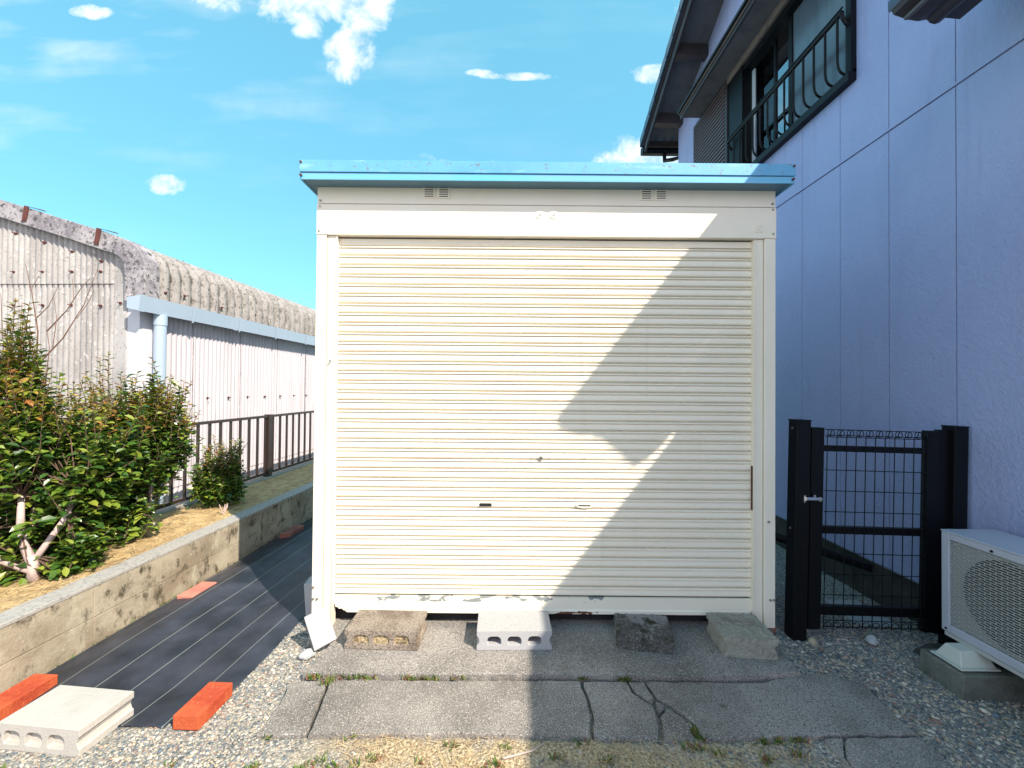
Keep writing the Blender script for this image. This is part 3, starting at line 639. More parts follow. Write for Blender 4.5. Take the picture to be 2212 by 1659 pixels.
b4 = profile_block('concrete_block', .262, .10, .235, [], M['block_tan'], jag=.018); place(b4, 1.218, 2.118, .050, -4.5)
tag(b4, 'tan grey broken block at the foot of the right column', 'block')
b5 = thing('concrete_block', 'large pale hollow block lying on the gravel beside the orange bricks, lower left', 'block')
profile_block('block_body', .352, .10, .205, [(-.115, .036, .022, .073), (-.02, .036, .022, .073), (.075, .036, .022, .073)], M['block_pale'], parent=b5, bevel=.004)
mf = MB()
for cx in (-.115, -.02, .075): mf.box(cx - .037, cx + .037, .022, .19, .021, .074)
mf.build('mortar_fill', M['block_pale'], b5)
place(b5, -1.787, 1.597, .003, -5.5)
def brick(label, m, x, y, z, w_, l_, h_, rz, group=None):
    o = MB().box(-w_ / 2, w_ / 2, 0, l_, 0, h_).build('brick', m, bevel=.003); place(o, x, y, z, rz); return tag(o, label, 'brick', group)
brick('orange brick on the near right corner of the black sheet', M['orange_brick'], -1.310, 1.703, .006, .108, .197, .058, -2)
brick('orange brick against the planter wall beside the pale hollow block', M['orange_brick'], -2.146, 1.715, .006, .112, .225, .06, -2)
brick('faded pink brick at the foot of the planter wall in the sun', M['pink_brick'], -2.098, 2.70, .004, .105, .205, .042, -4)
brick('brown red brick in the shade at the far end of the black sheet', M['brown_brick'], -2.055, 3.80, .008, .092, .25, .058, -2.5)
def rock(name, label, m, x, y, z, sx, sy, sz, rz=0, cat='stone', sub=2):
    bm = bmesh.new(); bmesh.ops.create_icosphere(bm, subdivisions=sub + 1, radius=1)
    for v in bm.verts:
        d = 1 + .28 * nz(v.co.x * 1.4 + x * 9, v.co.y * 1.4, v.co.z * 1.4 + y * 5)
        v.co = Vector((v.co.x * sx * d, v.co.y * sy * d, max(-.35, v.co.z) * sz * d))
    me = bpy.data.meshes.new(name); bm.to_mesh(me); bm.free()
    o = link(name, me, m, smooth=True); place(o, x, y, z, rz); return tag(o, label, cat)
rock('stone', 'pale round stone beside the foot of the leaning grey slab', M['stone_white'], -1.045, 2.165, .02, .042, .03, .026, 30)
rock('stone', 'pale blue grey stone lying in front of the gate', M['stone_white'], 2.04, 2.36, .0, .03, .028, .03, 20)
rock('stone', 'small tan stone at the foot of the left gate post', M['stone_tan'], 1.69, 2.345, .0, .022, .02, .026, 0)
rock('stone', 'low mossy lump of concrete between the gate and the air conditioner', M['foundation'], 2.34, 2.30, -.03, .13, .05, .045, 5)
# leaning grey slab at the left column
sl = MB().box(-.056, .056, -.009, .009, 0, .175).build('leaning_slab', M['block_white'], bevel=.004)
tag(sl, 'small grey slab leaning against the foot of the left column', 'slab')
sl.matrix_world = Matrix.Translation((-.962, 2.195, .052)) @ Matrix.Rotation(R(24), 4, 'Z') @ Matrix.Rotation(R(-26), 4, 'X') @ Matrix.Rotation(R(-18), 4, 'Y')
sb = MB().box(-.03, .03, 0, .10, 0, .20).build('side_block', M['block_white'], bevel=.004); place(sb, -1.165, 2.455, .05, 6, 0, -4)
tag(sb, 'grey block standing on end against the left side of the shed', 'block')

# ------------------------------------------------------------------ weed control sheet
def sheet_right(y):
    pts = [(1.70, -1.42), (1.80, -1.36), (1.94, -1.272), (2.2, -1.252), (2.5, -1.25), (2.75, -1.18), (8, -1.0)]
    if y <= pts[0][0]: return pts[0][1]
    for (a, xa), (b, xb) in zip(pts, pts[1:]):
        if a <= y <= b: return xa + (xb - xa) * (y - a) / (b - a)
    return pts[-1][1]
nu, nv = 70, 150; Pp = []
for i in range(nu):
    for j in range(nv):
        t = j / (nv - 1); y = 1.715 + (7.4 - 1.715) * t ** 1.5; s = i / (nu - 1)
        x0 = wallx(y) + .02; x1 = sheet_right(y); x = x0 + (x1 - x0) * s
        if j == 0: y += .02 * math.sin(s * 9) - .008
        xo = x - LT * (y - 3.0); zz = .010 + .028 * math.exp(-((xo + 1.98) / .16) ** 2) * min(1, t * 5) - .016 * math.exp(-((xo + 1.54) / .15) ** 2) * min(1, t * 8) + .005 * nz(x * 3, y * 1.2, 3) + .004 * nz(x * 16, y * 1.6, 1) + (.010 * max(0, math.sin((x - wallx(y)) * 70)) * max(0, 1 - (x - wallx(y)) / .25) * (.5 + .5 * nz(1, y * 2)))
        edge = min(s, 1 - s, t * 4); 
        if s > .93: zz += .014 * max(0, nz(y * 4, 2, 1)) * (s - .93) / .07
        if edge < .01: zz -= .006
        Pp.append((x, y, zz))
sh = MB().grid(Pp, nu, nv).build('weed_control_sheet', M['sheet'], smooth=True, recalc=False)
tag(sh, 'black woven weed control sheet with pale lines along the left of the shed', 'ground sheet')

# ------------------------------------------------------------------ planter wall and soil
Y0, Y1 = .6, 9.0
pw = thing('planter_wall', 'low stained concrete block retaining wall along the planter', 'wall', (wallx(2.4), 2.4, 0))
def strip(x0o, x1o, z0, z1, y0, y1, n=60, rough=0):
    mb = MB(); Pp = []
    for i in range(n + 1):
        y = y0 + (y1 - y0) * i / n; b = wallx(y); j = rough * nz(y * 9, 1)
        Pp.append([(b + x0o, y, z0), (b + x1o, y, z0), (b + x1o, y, z1 + j), (b + x0o, y, z1 + j * .5)])
    vs = [p for r in Pp for p in r]; fs = []
    for i in range(n):
        for k in range(4): a = i * 4 + k; b = i * 4 + (k + 1) % 4; fs.append((a, b, b + 4, a + 4))
    fs += [(0, 1, 2, 3), (n * 4 + 3, n * 4 + 2, n * 4 + 1, n * 4)]
    return mb.add(vs, fs)
yj = 1.05
cm = MB()
while yj < Y1:       # courses of blocks with thin recessed joints
    for (za, zb) in ((-.05, .152), (.156, .318)):
        s_ = strip(-.12, 0, za, zb, yj + .002, yj + .398, 4); cm.add(s_.v, s_.f)
    yj += .40
cm.build('block_courses', M['conc_wall'], pw, bevel=.002)
strip(-.117, -.004, -.05, .317, 1.0, Y1).build('mortar_core', M['conc_wall'], pw)
strip(-.125, .003, .3185, .338, 1.0, Y1, 160, .006).build('mortar_cap', M['conc_cap'], pw, bevel=.003)
nu, nv = 26, 150; Pp = []
for i in range(nu):
    for j in range(nv):
        y = 1.0 + 8 * j / (nv - 1); x1 = wallx(y) - .115; x0 = fencex(y) - .02; x = x0 + (x1 - x0) * i / (nu - 1)
        Pp.append((x, y, soilz(x, y) + .012 * nz(x * 25, y * 25, 8)))
kind(MB().grid(Pp, nu, nv).build('planter_soil', M['soil'], smooth=True, recalc=False), 'structure')

# ------------------------------------------------------------------ fence on its kerb
fr = thing('metal_fence', 'dark bronze railing fence between the planter and the cement clad building', 'fence', (-2.95, 4.0, .3))
kb = thing('fence_kerb', 'low concrete kerb under the dark railing fence', 'kerb', (-2.95, 4.0, 0))
box('kerb_body', M['conc_cap'], kb, -3.02, -2.885, 1.0, 9.5, .0, .335)
def bxr(name, *a, parent=fr): return box(name, M['brown_metal'], parent, *a)
bxr('top_rail', -2.972, -2.928, 1.0, 9.5, 1.035, 1.062)
bxr('bottom_rail', -2.966, -2.934, 1.0, 9.5, .362, .392)
pb = None; y = 3.74 - .14 * 19
ys_b = []
while y < 9.4: ys_b.append(y); y += .1425
me_b = None
for y in ys_b:
    if any(abs(y - p) < .05 for p in (1.0, 2.98, 4.98, 6.98, 8.98)): continue
    if me_b is None:
        o = MB().box(-.010, .010, -.010, .010, 0, .643).build('baluster', M['brown_metal'], None); o.parent = fr; me_b = o
    else: o = me_b.copy(); C.objects.link(o)
    o.location = Vector((-2.95, y, .392)) - fr.location
for y in (2.98, 4.98, 6.98, 8.98): bxr('post', -2.982, -2.918, y - .035, y + .035, .30, 1.070)
fr.rotation_euler.z = kb.rotation_euler.z = -R(2.7)

# ------------------------------------------------------------------ cement-clad building on the left
WX, GY = -3.715, 4.03
wh = thing('cement_clad_building', 'weathered grey corrugated cement building with rounded mossy roof edge', 'building', (WX, GY, 0))
outer = [(-3.50, 2.20), (-3.496, 2.40), (-3.502, 2.556), (-3.518, 2.615), (-3.552, 2.673), (-3.590, 2.718), (-3.635, 2.755), (-3.70, 2.785), (-3.80, 2.822), (-3.941, 2.869)]
SL = .302
def roofz(x): return 2.869 + (-3.941 - x) * SL
outer += [(x, roofz(x)) for x in (-4.3, -4.8, -5.4, -6.2, -7.0, -7.8)]
inner = [(-3.690, 2.205), (-3.694, 2.50), (-3.702, 2.56), (-3.726, 2.606), (-3.77, 2.640), (-3.844, 2.668), (-4.35, 2.831), (-4.903, 2.998), (-7.8, 2.998 + 2.897 * SL)]
# corrugated roof, waves run down the slope
Y_a, Y_b = 4.08, 12.0; ny = 480; Pp = []
op = []
for (a, b) in zip(outer, outer[1:]):
    n = 1
    op.append((Vector((a[0], a[1])), Vector((b[0] - a[0], b[1] - a[1])).normalized()))
op.append((Vector(outer[-1]), op[-1][1]))
for i, (p, d) in enumerate(op):
    dd = d if i == 0 else (d + op[i - 1][1]).normalized()
    nrm = Vector((-dd.y, dd.x)) * -1
    if nrm.x < 0 and i < 6: nrm = -nrm
    if nrm.y < 0: nrm = -nrm if i >= 6 else nrm
    for j in range(ny + 1):
        y = Y_a + (Y_b - Y_a) * j / ny; cy_ = math.cos(2 * math.pi * (y - Y_a) / .133); wv = .022 * (1 - 2 * (.5 - .5 * cy_) ** 1.8)
        Pp.append((p.x + nrm.x * (wv - .022), y, p.y + nrm.y * (wv - .022)))
MB().grid(Pp, len(op), ny + 1).build('roof', M['asbestos_roof'], wh, smooth=True, recalc=False)
# verge trim closing the roof end
vt = MB(); oo = [(x, z + .012) if x < -3.62 else (x + .010, z + (.006 if z > 2.6 else 0)) for x, z in outer]
ring = [(p[0], p[1]) for p in oo] + inner[::-1]
n = len(ring); vt.v = [(x, 3.86, z) for x, z in ring] + [(x, GY - .005, z) for x, z in ring]
# face strip built quad by quad between the outer and inner curves
def resample(pts, k):
    L_ = [0]
    for a, b in zip(pts, pts[1:]): L_.append(L_[-1] + math.hypot(b[0] - a[0], b[1] - a[1]))
    out = []
    for i in range(k):
        t = L_[-1] * i / (k - 1)
        for q in range(len(pts) - 1):
            if t <= L_[q + 1] + 1e-9:
                f = (t - L_[q]) / (L_[q + 1] - L_[q]); out.append((pts[q][0] + (pts[q + 1][0] - pts[q][0]) * f, pts[q][1] + (pts[q + 1][1] - pts[q][1]) * f)); break
    return out
co, ci = resample(oo[:10], 24), resample(inner[:6], 24)
co += resample(oo[9:], 30)[1:]; ci += resample(inner[5:], 30)[1:]
k = len(co); vt = MB(); vt.v = [(x, 3.95, z) for x, z in co] + [(x, 3.95, z) for x, z in ci] + [(x, 4.11, z) for x, z in co] + [(x, 4.015, z) for x, z in ci]
for i in range(k - 1):
    vt.f += [(i, i + 1, k + i + 1, k + i), (i, 2 * k + i, 2 * k + i + 1, i + 1), (k + i, k + i + 1, 3 * k + i + 1, 3 * k + i)]
vt.f += [(0, k, 3 * k, 2 * k)]
verge = vt.build('verge_trim', M['asbestos_trim'], wh, bevel=.006)
# gable wall: two overlapping tiers of corrugated sheet
def corrug_x(x0, x1, pitch, amp, yb, z0, ztopf, m, name, parent, per=8):
    n = int((x1 - x0) / pitch * per); Pp = []
    for i in range(n + 1):
        x = x0 + (x1 - x0) * i / n; ph = ((x - x1) / pitch) % 1
        y = yb - amp * abs(math.sin(math.pi * ph)) ** .75
        Pp += [(x, y, z0), (x, y, ztopf(x))]
    return MB().grid(Pp, n + 1, 2).build(name, m, parent, smooth=True, recalc=False)
innz = lambda x: 2.668 + (-3.844 - x) * .303
corrug_x(-7.8, -3.856, .0585, .018, GY, .0, lambda x: 2.40, M['asbestos'], 'lower_gable_sheet', wh)
corrug_x(-7.8, -3.856, .0585, .018, GY - .011, 2.383, lambda x: innz(x) + .03, M['asbestos'], 'upper_gable_sheet', wh)
MB().prism([(-3.856, 0), (-3.856, 2.72), (-3.80, 2.70), (-3.735, 2.66), (-3.722, 2.55), (-3.722, 0)], 1, GY - .018, GY + .02).build('corner_board', M['asbestos'], wh, bevel=.006)
box('gable_backing', M['gap'], wh, -7.8, -3.76, GY + .03, GY + .06, 0, 2.62)
box('corner_flashing', M['side_trim'], wh, -3.7215, WX + .119, GY - .012, 4.215, .1, 2.30, bevel=.003)
Pp = []; y = 4.14; n = int((12 - 4.215) / .063 * 8)
for i in range(n + 1):
    yy = 4.215 + (12 - 4.215) * i / n; ph = ((yy - 4.215) / .063) % 1; xx = WX + .100 + .017 * math.sin(math.pi * ph) ** .8
    Pp += [(xx, yy, .322), (xx, yy, 2.45)]
MB().grid(Pp, n + 1, 2).build('side_cladding', M['side_clad'], wh, recalc=False)
Pp = []
for i in range(n + 1):
    yy = 4.215 + (12 - 4.215) * i / n; ph = ((yy - 4.215) / .063) % 1; xx = WX + .090 + .017 * math.sin(math.pi * ph) ** .8
    Pp += [(xx, yy, .0), (xx, yy, .36)]
MB().grid(Pp, n + 1, 2).build('lower_cladding', M['side_clad'], wh, recalc=False)
box('side_backing', M['gap'], wh, WX - .06, WX - .03, 4.10, 12, 0, 2.45)
for yy in (4.66, 5.42, 6.2, 6.98, 7.76): box('sheet_seam', M['asbestos_trim'], wh, WX + .1175, WX + .1205, yy - .003, yy + .003, .33, 2.44)
GX = .040
def gp(pts): return [(x + GX, z - .014) for x, z in pts]
gu = MB().prism(gp([(-3.635, 2.14), (-3.52, 2.115), (-3.500, 2.262), (-3.508, 2.262), (-3.527, 2.124), (-3.628, 2.147), (-3.635, 2.23)]), 1, 3.895, 12).build('gutter', M['gutter'], wh)
MB().prism(gp([(-3.635, 2.14), (-3.52, 2.115), (-3.500, 2.262), (-3.635, 2.24)]), 1, 3.885, 3.8945).build('end_cap', M['gutter'], gu)
MB().prism(gp([(-3.518, 2.112), (-3.497, 2.262), (-3.4955, 2.266), (-3.5165, 2.110)]), 1, 3.888, 3.94).build('end_collar', M['gutter'], gu)
for yy in (4.50, 5.22, 5.96, 6.75, 7.55): MB().prism(gp([(-3.515, 2.095), (-3.494, 2.272), (-3.489, 2.272), (-3.510, 2.095)]), 1, yy - .010, yy + .010).build('bracket', M['gutter'], gu)
MB().prism(gp([(-3.520, 2.108), (-3.497, 2.265), (-3.4945, 2.265), (-3.5175, 2.108)]), 1, 5.12, 5.19).build('joiner', M['gutter'], gu)
PX = -3.52
dp = MB().tube([(PX, 4.16, .02), (PX, 4.16, 2.03)], .052, 24).build('downpipe', M['gutter'], wh, smooth=False)
MB().tube([(PX, 4.16, 2.0), (PX, 4.16, 2.105)], .057, 24).build('pipe_socket', M['gutter'], dp)
MB().tube([(PX, 4.16, .9), (PX, 4.16, .93)], .056, 24).build('pipe_clip', M['gutter'], dp)
def bolt(x, y, z, axis):
    d = Vector((0, -1, 0)) if axis == 'y' else Vector((1, 0, 0)) if axis == 'x' else Vector((0, 0, 1))
    p = Vector((x, y, z)); MB().tube([p, p + d * .012], .013, 8).tube([p + d * .012, p + d * .038], .004, 6).build('hook_bolt', M['rust'], wh)
for (x, z) in [(-4.782, 2.85), (-4.488, 2.761), (-4.206, 2.672), (-3.912, 2.579), (-4.79, 2.48), (-4.5, 2.48), (-4.205, 2.48), (-3.916, 2.48), (-4.79, 2.16), (-4.493, 2.159), (-4.207, 2.164), (-3.909, 2.155), (-3.714, 2.18)]:
    bolt(x * 1.018, GY - .02, 1.4 + (z - 1.4) * 1.018, 'y')
for yy in (4.50, 4.874, 5.214, 5.56, 5.92, 6.28, 6.64, 7.0, 7.38): bolt(WX + .115, yy, 1.262, 'x')
for yy in (4.29, 4.56, 4.95, 5.35, 5.75, 6.15, 6.55, 6.95, 7.4, 7.8, 8.3): bolt(-3.98, yy, 2.86, 'z')
for i, yy in enumerate((4.19, 4.42, 4.95, 5.55)): bolt(-3.505, yy, 2.335 + .02 * (i % 2), 'x')
for (x, zt, zb) in [(-4.68, 3.105, 2.972), (-3.945, 2.883, 2.745)]:
    MB().prism([(x - .045, zb), (x - .005, zb), (x + .022, zt + .004), (x - .022, zt + .018)], 1, 3.938, 3.947).prism([(x - .02, zt + .018), (x + .022, zt + .006), (x + .17, zt - .036), (x + .17, zt - .028)], 1, 3.94, 3.965).build('rusty_strap', M['rust'], wh)
wh.rotation_euler.z = -R(2.7)

# ------------------------------------------------------------------ house on the right
HX = 2.6
hs = thing('two_storey_house', 'two storey house in pale lavender siding with dark tiled eaves and an upper window', 'house', (HX, 4.0, 0))
JY = [1.25, 1.563, 1.999, 2.435, 2.871, 3.300, 3.735, 4.17, 4.606, 5.042, 5.478, 5.914, 6.235, 6.53]
RZ = lambda y: 5.62 + .47 * (6.53 - y) if y > 3.9 else 5.62 + .47 * (6.53 - 3.9) - .47 * (3.9 - y)
box('wall_core', M['siding_joint'], hs, HX + .010, HX + .2, .85, 6.528, -.1, 3.6)
WY0, WY1, WZ0, WZ1 = 3.14, 4.935, 3.82, 5.04
um = MB()
um.prism([(1.252, 3.6), (6.528, 3.6), (6.528, WZ0), (1.252, WZ0)], 0, HX + .010, HX + .2)
um.prism([(1.252, WZ0), (WY0, WZ0), (WY0, WZ1), (1.252, WZ1)], 0, HX + .010, HX + .2).prism([(WY1, WZ0), (6.528, WZ0), (6.528, WZ1), (WY1, WZ1)], 0, HX + .010, HX + .2)
um.prism([(1.252, WZ1), (6.528, WZ1), (6.528, RZ(6.528) - .02), (3.9, RZ(3.9) - .02), (1.252, RZ(1.252) - .02)], 0, HX + .010, HX + .2)
um.build('upper_wall_core', M['siding_joint'], hs)
box('end_wall', M['siding'], hs, HX + .2, 9, 6.33, 6.53, -.1, 5.6)
box('near_end_wall', M['siding'], hs, HX + .2, 9, 1.25, 1.45, 2.6, 5.6)
for a, b in zip(JY, JY[1:]):
    g_ = .0028
    MB().prism([(a + g_, .190), (b - g_, .190), (b - g_, 3.205), (a + g_, 3.205)], 0, HX, HX + .0095).build('siding_panel', M['siding'], hs)
    ra, rb = RZ(a), RZ(b)
    lo = max(a, WY0) ; hi = min(b, WY1)
    def up(a_, b_, z0, z1a, z1b, last=True): MB().prism([(a_, z0), (b_, z0), (b_, z1b), (a_, z1a)], 0, HX, HX + .0095).build('siding_panel', M['siding'], hs)
    top = lambda y: RZ(y) - .01
    if lo < hi:      # window in this bay
        up(a + g_, b - g_, 3.228, WZ0, WZ0); up(a + g_, b - g_, WZ1, top(a), top(b))
        if lo > a + .01: up(a + g_, lo, WZ0 + .0001, WZ1 - .0001, WZ1 - .0001)
        if hi < b - .01: up(hi, b - g_, WZ0 + .0001, WZ1 - .0001, WZ1 - .0001)
    elif a < 3.9 < b: pass
    else: up(a + g_, b - g_, 3.228, top(a), top(b))
box('siding_panel', M['siding'], hs, HX, HX + .0095, .85, 1.247, .19, 3.6)
box('wall_flashing', M['siding'], hs, HX - .006, HX + .009, .85, 6.53, 3.212, 3.226)
box('corner_trim', M['siding'], hs, HX - .004, HX + .02, 6.515, 6.534, .19, 5.6)
box('foundation', M['foundation'], hs, HX + .006, HX + .20, -4, 6.52, -.2, .182)
box('base_flashing', M['siding_joint'], hs, HX - .008, HX + .009, .85, 6.53, .1825, .189)
# main gable roof with verge over the wall
def gable(y): return RZ(y)
def slope_prism(name, m, x0, x1, dz0, dz1, ya=.85, yb=6.90):
    pk = 3.9; zf = lambda y: 5.62 + .47 * (6.53 - y) if y >= pk else 5.62 + .47 * (6.53 - pk) - .47 * (pk - y)
    return MB().prism([(ya, zf(ya) + dz0), (pk, zf(pk) + dz0), (yb, zf(yb) + dz0), (yb, zf(yb) + dz1), (pk, zf(pk) + dz1), (ya, zf(ya) + dz1)], 0, x0, x1).build(name, m, hs)
slope_prism('verge_soffit', M['soffit_board'], 2.19, HX + .2, .0, .03, .95, 6.80)
slope_prism('barge_board', M['dark_wood'], 2.155, 2.185, -.15, .06, .92, 6.84)
slope_prism('barge_strip', M['dark_wood'], 2.140, 2.1545, -.02, .07, .92, 6.86)
slope_prism('roof', M['roof_tile'], 2.145, 9, .071, .125)
vtile = MB(); pk = 3.9
for i in range(14):
    ya = 6.93 - i * .235; yb = ya - .25; zf = lambda y: 5.62 + .47 * (6.53 - y)
    vtile.prism([(ya, zf(ya) + .03), (yb, zf(yb) + .015), (yb, zf(yb) + .14), (ya, zf(ya) + .165)], 0, 2.105, 2.1395)
vtile.build('verge_tiles', M['roof_tile'], hs)
for k in range(9):      # scalloped ends of the eave tiles
    MB().tube([(2.2 + .13 * k, 6.93, RZ(6.53) - .165 + .03), (2.2 + .13 * k, 6.75, RZ(6.53) - .08 + .03)], .055, 10).build('eave_tile', M['roof_tile'], hs)
box('eave_board', M['dark_wood'], hs, 2.19, 9, 6.80, 6.83, 5.40, 5.52)
for (y, z) in [(5.60, 5.965), (6.43, 5.575)]: box('purlin_end', M['dark_wood'], hs, 2.186, HX, y - .06, y + .06, z - .06, RZ(y))
gt = MB().prism([(6.86, 5.47), (7.0, 5.47), (7.01, 5.38), (6.97, 5.34), (6.89, 5.34), (6.85, 5.38)], 0, 2.14, 9).build('roof_gutter', M['black_metal'], hs)
MB().tube([(2.52, 6.93, 5.36), (2.52, 6.93, 5.24), (2.58, 6.75, 5.16), (2.70, 6.58, 5.12), (2.72, 6.57, 4.0)], .032, 10).build('roof_downpipe', M['black_metal'], hs)
# pent roof above the window
pe = MB().prism([(2.29, 5.13), (HX, 5.13), (HX, 5.145), (2.29, 5.145)], 1, 1.9, 5.66).build('pent_soffit', M['soffit_board'], hs)
box('pent_fascia', M['dark_wood'], hs, 2.275, 2.289, 1.9, 5.675, 5.115, 5.185)
box('pent_fascia_strip', M['wood_strip'], hs, 2.262, 2.2745, 1.9, 5.675, 5.165, 5.19)
MB().prism([(2.25, 5.191), (HX, 5.36), (HX, 5.40), (2.245, 5.225)], 1, 1.9, 5.685).build('pent_roof', M['dark_wood'], hs)
box('pent_gutter', M['black_metal'], hs, 2.235, 2.2615, 1.9, 5.69, 5.185, 5.215)
# shutter box
sbx = box('shutter_box', M['gap'], hs, 2.545, HX, 4.945, 5.825, 3.80, 5.10)
for k in range(26): MB().prism([(2.528, 3.825 + k * .049), (2.5445, 3.825 + k * .049 + .008), (2.5445, 3.825 + k * .049 + .038), (2.528, 3.825 + k * .049 + .026)], 1, 4.97, 5.81).build('shutter_rib', M['shutter_brown'], sbx)
box('shutter_box_frame', M['dark_wood'], sbx, 2.530, 2.5445, 5.812, 5.838, 3.80, 5.11)
box('shutter_box_frame', M['dark_wood'], sbx, 2.530, 2.5445, 4.925, 4.969, 3.80, 5.11)
box('shutter_box_frame', M['dark_wood'], sbx, 2.530, 2.5445, 4.97, 5.811, 5.08, 5.11)
# window
wn = box('window', M['black_metal'], hs, 2.535, HX + .008, WY0, WY1, 3.775, 3.835)       # sill frame carries the rest
F = lambda *a, n='window_frame', m='black_metal': box(n, M[m], wn, *a)
F(2.555, HX + .12, WY0, WY0 + .05, 3.8355, 5.045); F(2.545, HX + .12, 4.62, WY1, 3.8355, 5.045); F(2.557, HX + .12, WY0 + .0505, 4.6195, 4.975, 5.045)
F(2.53, HX, WY0 - .02, WY1, 5.046, 5.129, n='window_head_strip', m='wood_strip')
F(HX + .02, HX + .05, 3.19, 3.225, 3.8355, 4.974, n='sash', m='white_sash')
F(HX + .02, HX + .05, 3.905, 3.955, 3.8355, 4.974, n='sash')
F(HX + .055, HX + .085, 4.205, 4.235, 3.8355, 4.974, n='sash')
F(HX + .02, HX + .05, 3.226, 3.904, 3.8355, 3.875, n='sash')
F(HX + .055, HX + .085, 3.956, 4.204, 3.8355, 3.88, n='sash')
F(HX + .055, HX + .085, 4.575, 4.6195, 3.8355, 4.974, n='sash', m='white_sash')
F(HX + .033, HX + .037, 3.226, 3.904, 3.876, 4.974, n='pane', m='frosted')
F(HX + .068, HX + .072, 3.956, 4.204, 3.881, 4.974, n='pane', m='glass')
F(HX + .068, HX + .072, 4.2355, 4.5745, 3.8355, 4.974, n='pane', m='glass_clear')
cu = MB(); Pp = []
for i in range(60):
    y = 3.21 + i * .0125
    for z in (3.84, 4.97): Pp.append((HX + .15 + .012 * math.sin(i * .9), y, z))
cu.grid(Pp, 60, 2).build('curtain', M['curtain'], wn, smooth=True, recalc=False)
F(HX + .076, HX + .09, 4.245, 4.31, 3.9, 4.97, n='curtain', m='blind')
for k in range(26): MB().prism([(HX + .076, 4.35 + k * .023), (HX + .080, 4.367 + k * .023), (HX + .083, 4.367 + k * .023), (HX + .079, 4.350 + k * .023)], 1, 4.315, 4.565).build('blind_slat', M['blind'], wn)
F(HX + .08, HX + .16, 4.32, 4.56, 3.85, 4.22, n='box_on_sill', m='white_sash')
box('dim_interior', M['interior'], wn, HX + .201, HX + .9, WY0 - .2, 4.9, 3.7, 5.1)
# balcony rail in front of the window
br = MB().tube([(2.5, 3.15, 4.30), (2.5, 4.85, 4.30)], .017, 10).tube([(2.5, 3.15, 4.338), (2.5, 4.85, 4.338)], .008, 6).build('window_railing', M['black_metal'], hs)
for k in range(14):
    y = 3.20 + k * .1262
    MB().tube([(2.5, y, 4.30), (2.5, y, 3.96), (2.506, y, 3.91), (2.522, y, 3.878), (2.548, y, 3.86), (2.585, y, 3.852)], .0095, 8).build('bar', M['black_metal'], br)
MB().tube([(2.585, 3.14, 3.85), (2.585, 4.86, 3.85)], .013, 8).build('lower_bar', M['black_metal'], br)
for y in (3.16, 4.84): MB().tube([(2.5, y, 4.30), (2.512, y, 4.26), (2.535, y, 4.225), (2.57, y, 4.20), (2.60, y, 4.195)], .014, 8).build('rail_bracket', M['black_metal'], br)
# tiled side canopy whose far end hangs into the picture
K = .9
def kp(pts): return [(x * K, 1.4 + (z - 1.4) * K) for x, z in pts]
tc_ = kp([(2.200, 3.628), (2.213, 3.606), (2.29, 3.580), (2.354, 3.570), (2.405, 3.580), (2.425, 3.560), (2.451, 3.553), (2.480, 3.562), (2.507, 3.592), (2.60, 3.584)]) + [(2.36, 3.42), (2.599, 3.60), (2.599, 3.74)] + kp([(2.45, 3.755), (2.30, 3.70), (2.205, 3.662)])
cn = MB().prism(tc_, 1, .81, 2.17).build('side_canopy', M['dark_wood'], hs)
MB().prism([(1.971, 3.416), (1.976, 3.405), (1.981, 3.407), (1.984, 3.438), (2.205, 3.522), (2.599, 3.745), (2.599, 3.775), (2.205, 3.551), (1.971, 3.461)], 1, .81, 2.18).build('canopy_tiles', M['roof_tile'], cn)
box('canopy_batten', M['soffit_board'], cn, 2.036, 2.056, .9, 2.16, 3.350, 3.366)
MB().prism([(2.24, 3.37), (2.35, 3.28), (2.43, 3.20), (2.51, 3.25), (2.599, 3.33), (2.599, 3.66), (2.30, 3.52), (2.20, 3.42)], 1, .790, .86).build('canopy_shadow_piece', M['dark_wood'], cn)  # unseen end piece, shaped to cast the shadow notch and block stray sun
# single storey part towards and behind the viewer, its eave shades the right of the yard
box('low_wing_wall', M['siding'], hs, HX + .002, HX + .2, -4, .848, .19, 2.98)
MB().prism([(2.33, 2.90), (2.33, 2.95), (5.2, 4.2), (9, 3.1), (9, 2.9)], 1, -4, 1.12).build('low_wing_roof', M['roof_tile'], hs)

# ------------------------------------------------------------------ mesh gate
gt_ = thing('mesh_gate', 'black wire mesh gate with a chrome latch between the shed and the house', 'gate', (1.63, 2.35, 0))
BM = M['black_metal']
def gb(name, *a, parent=gt_, m=None, bevel=.002): return box(name, m or BM, parent, *a, bevel=bevel)
gb('post', 1.597, 1.675, 2.35, 2.425, -.03, 1.232); gb('post', 2.486, 2.564, 2.35, 2.425, -.06, 1.222)
gb('post_cap', 1.594, 1.678, 2.347, 2.428, 1.2325, 1.240); gb('post_cap', 2.483, 2.567, 2.347, 2.428, 1.2225, 1.230)
leaf = gb('gate_leaf', 1.690, 1.760, 2.362, 2.40, .062, 1.198)
gb('stile', 2.345, 2.415, 2.362, 2.40, .062, 1.198, parent=leaf); gb('stop_strip', 2.4155, 2.485, 2.375, 2.40, .05, 1.205, parent=leaf); gb('stop_strip', 1.6755, 1.6895, 2.375, 2.40, .05, 1.205, parent=leaf)
for (za, zb) in ((1.065, 1.098), (.600, .640), (.142, .192)): gb('rail', 1.7605, 2.3445, 2.366, 2.396, za, zb, parent=leaf)
wr = MB(); x = 1.775
while x < 2.34:
    wr.tube([(x, 2.360, .07), (x, 2.360, 1.150), (x + .012, 2.352, 1.165), (x + .022, 2.356, 1.19)], .0026, 6); x += .0545
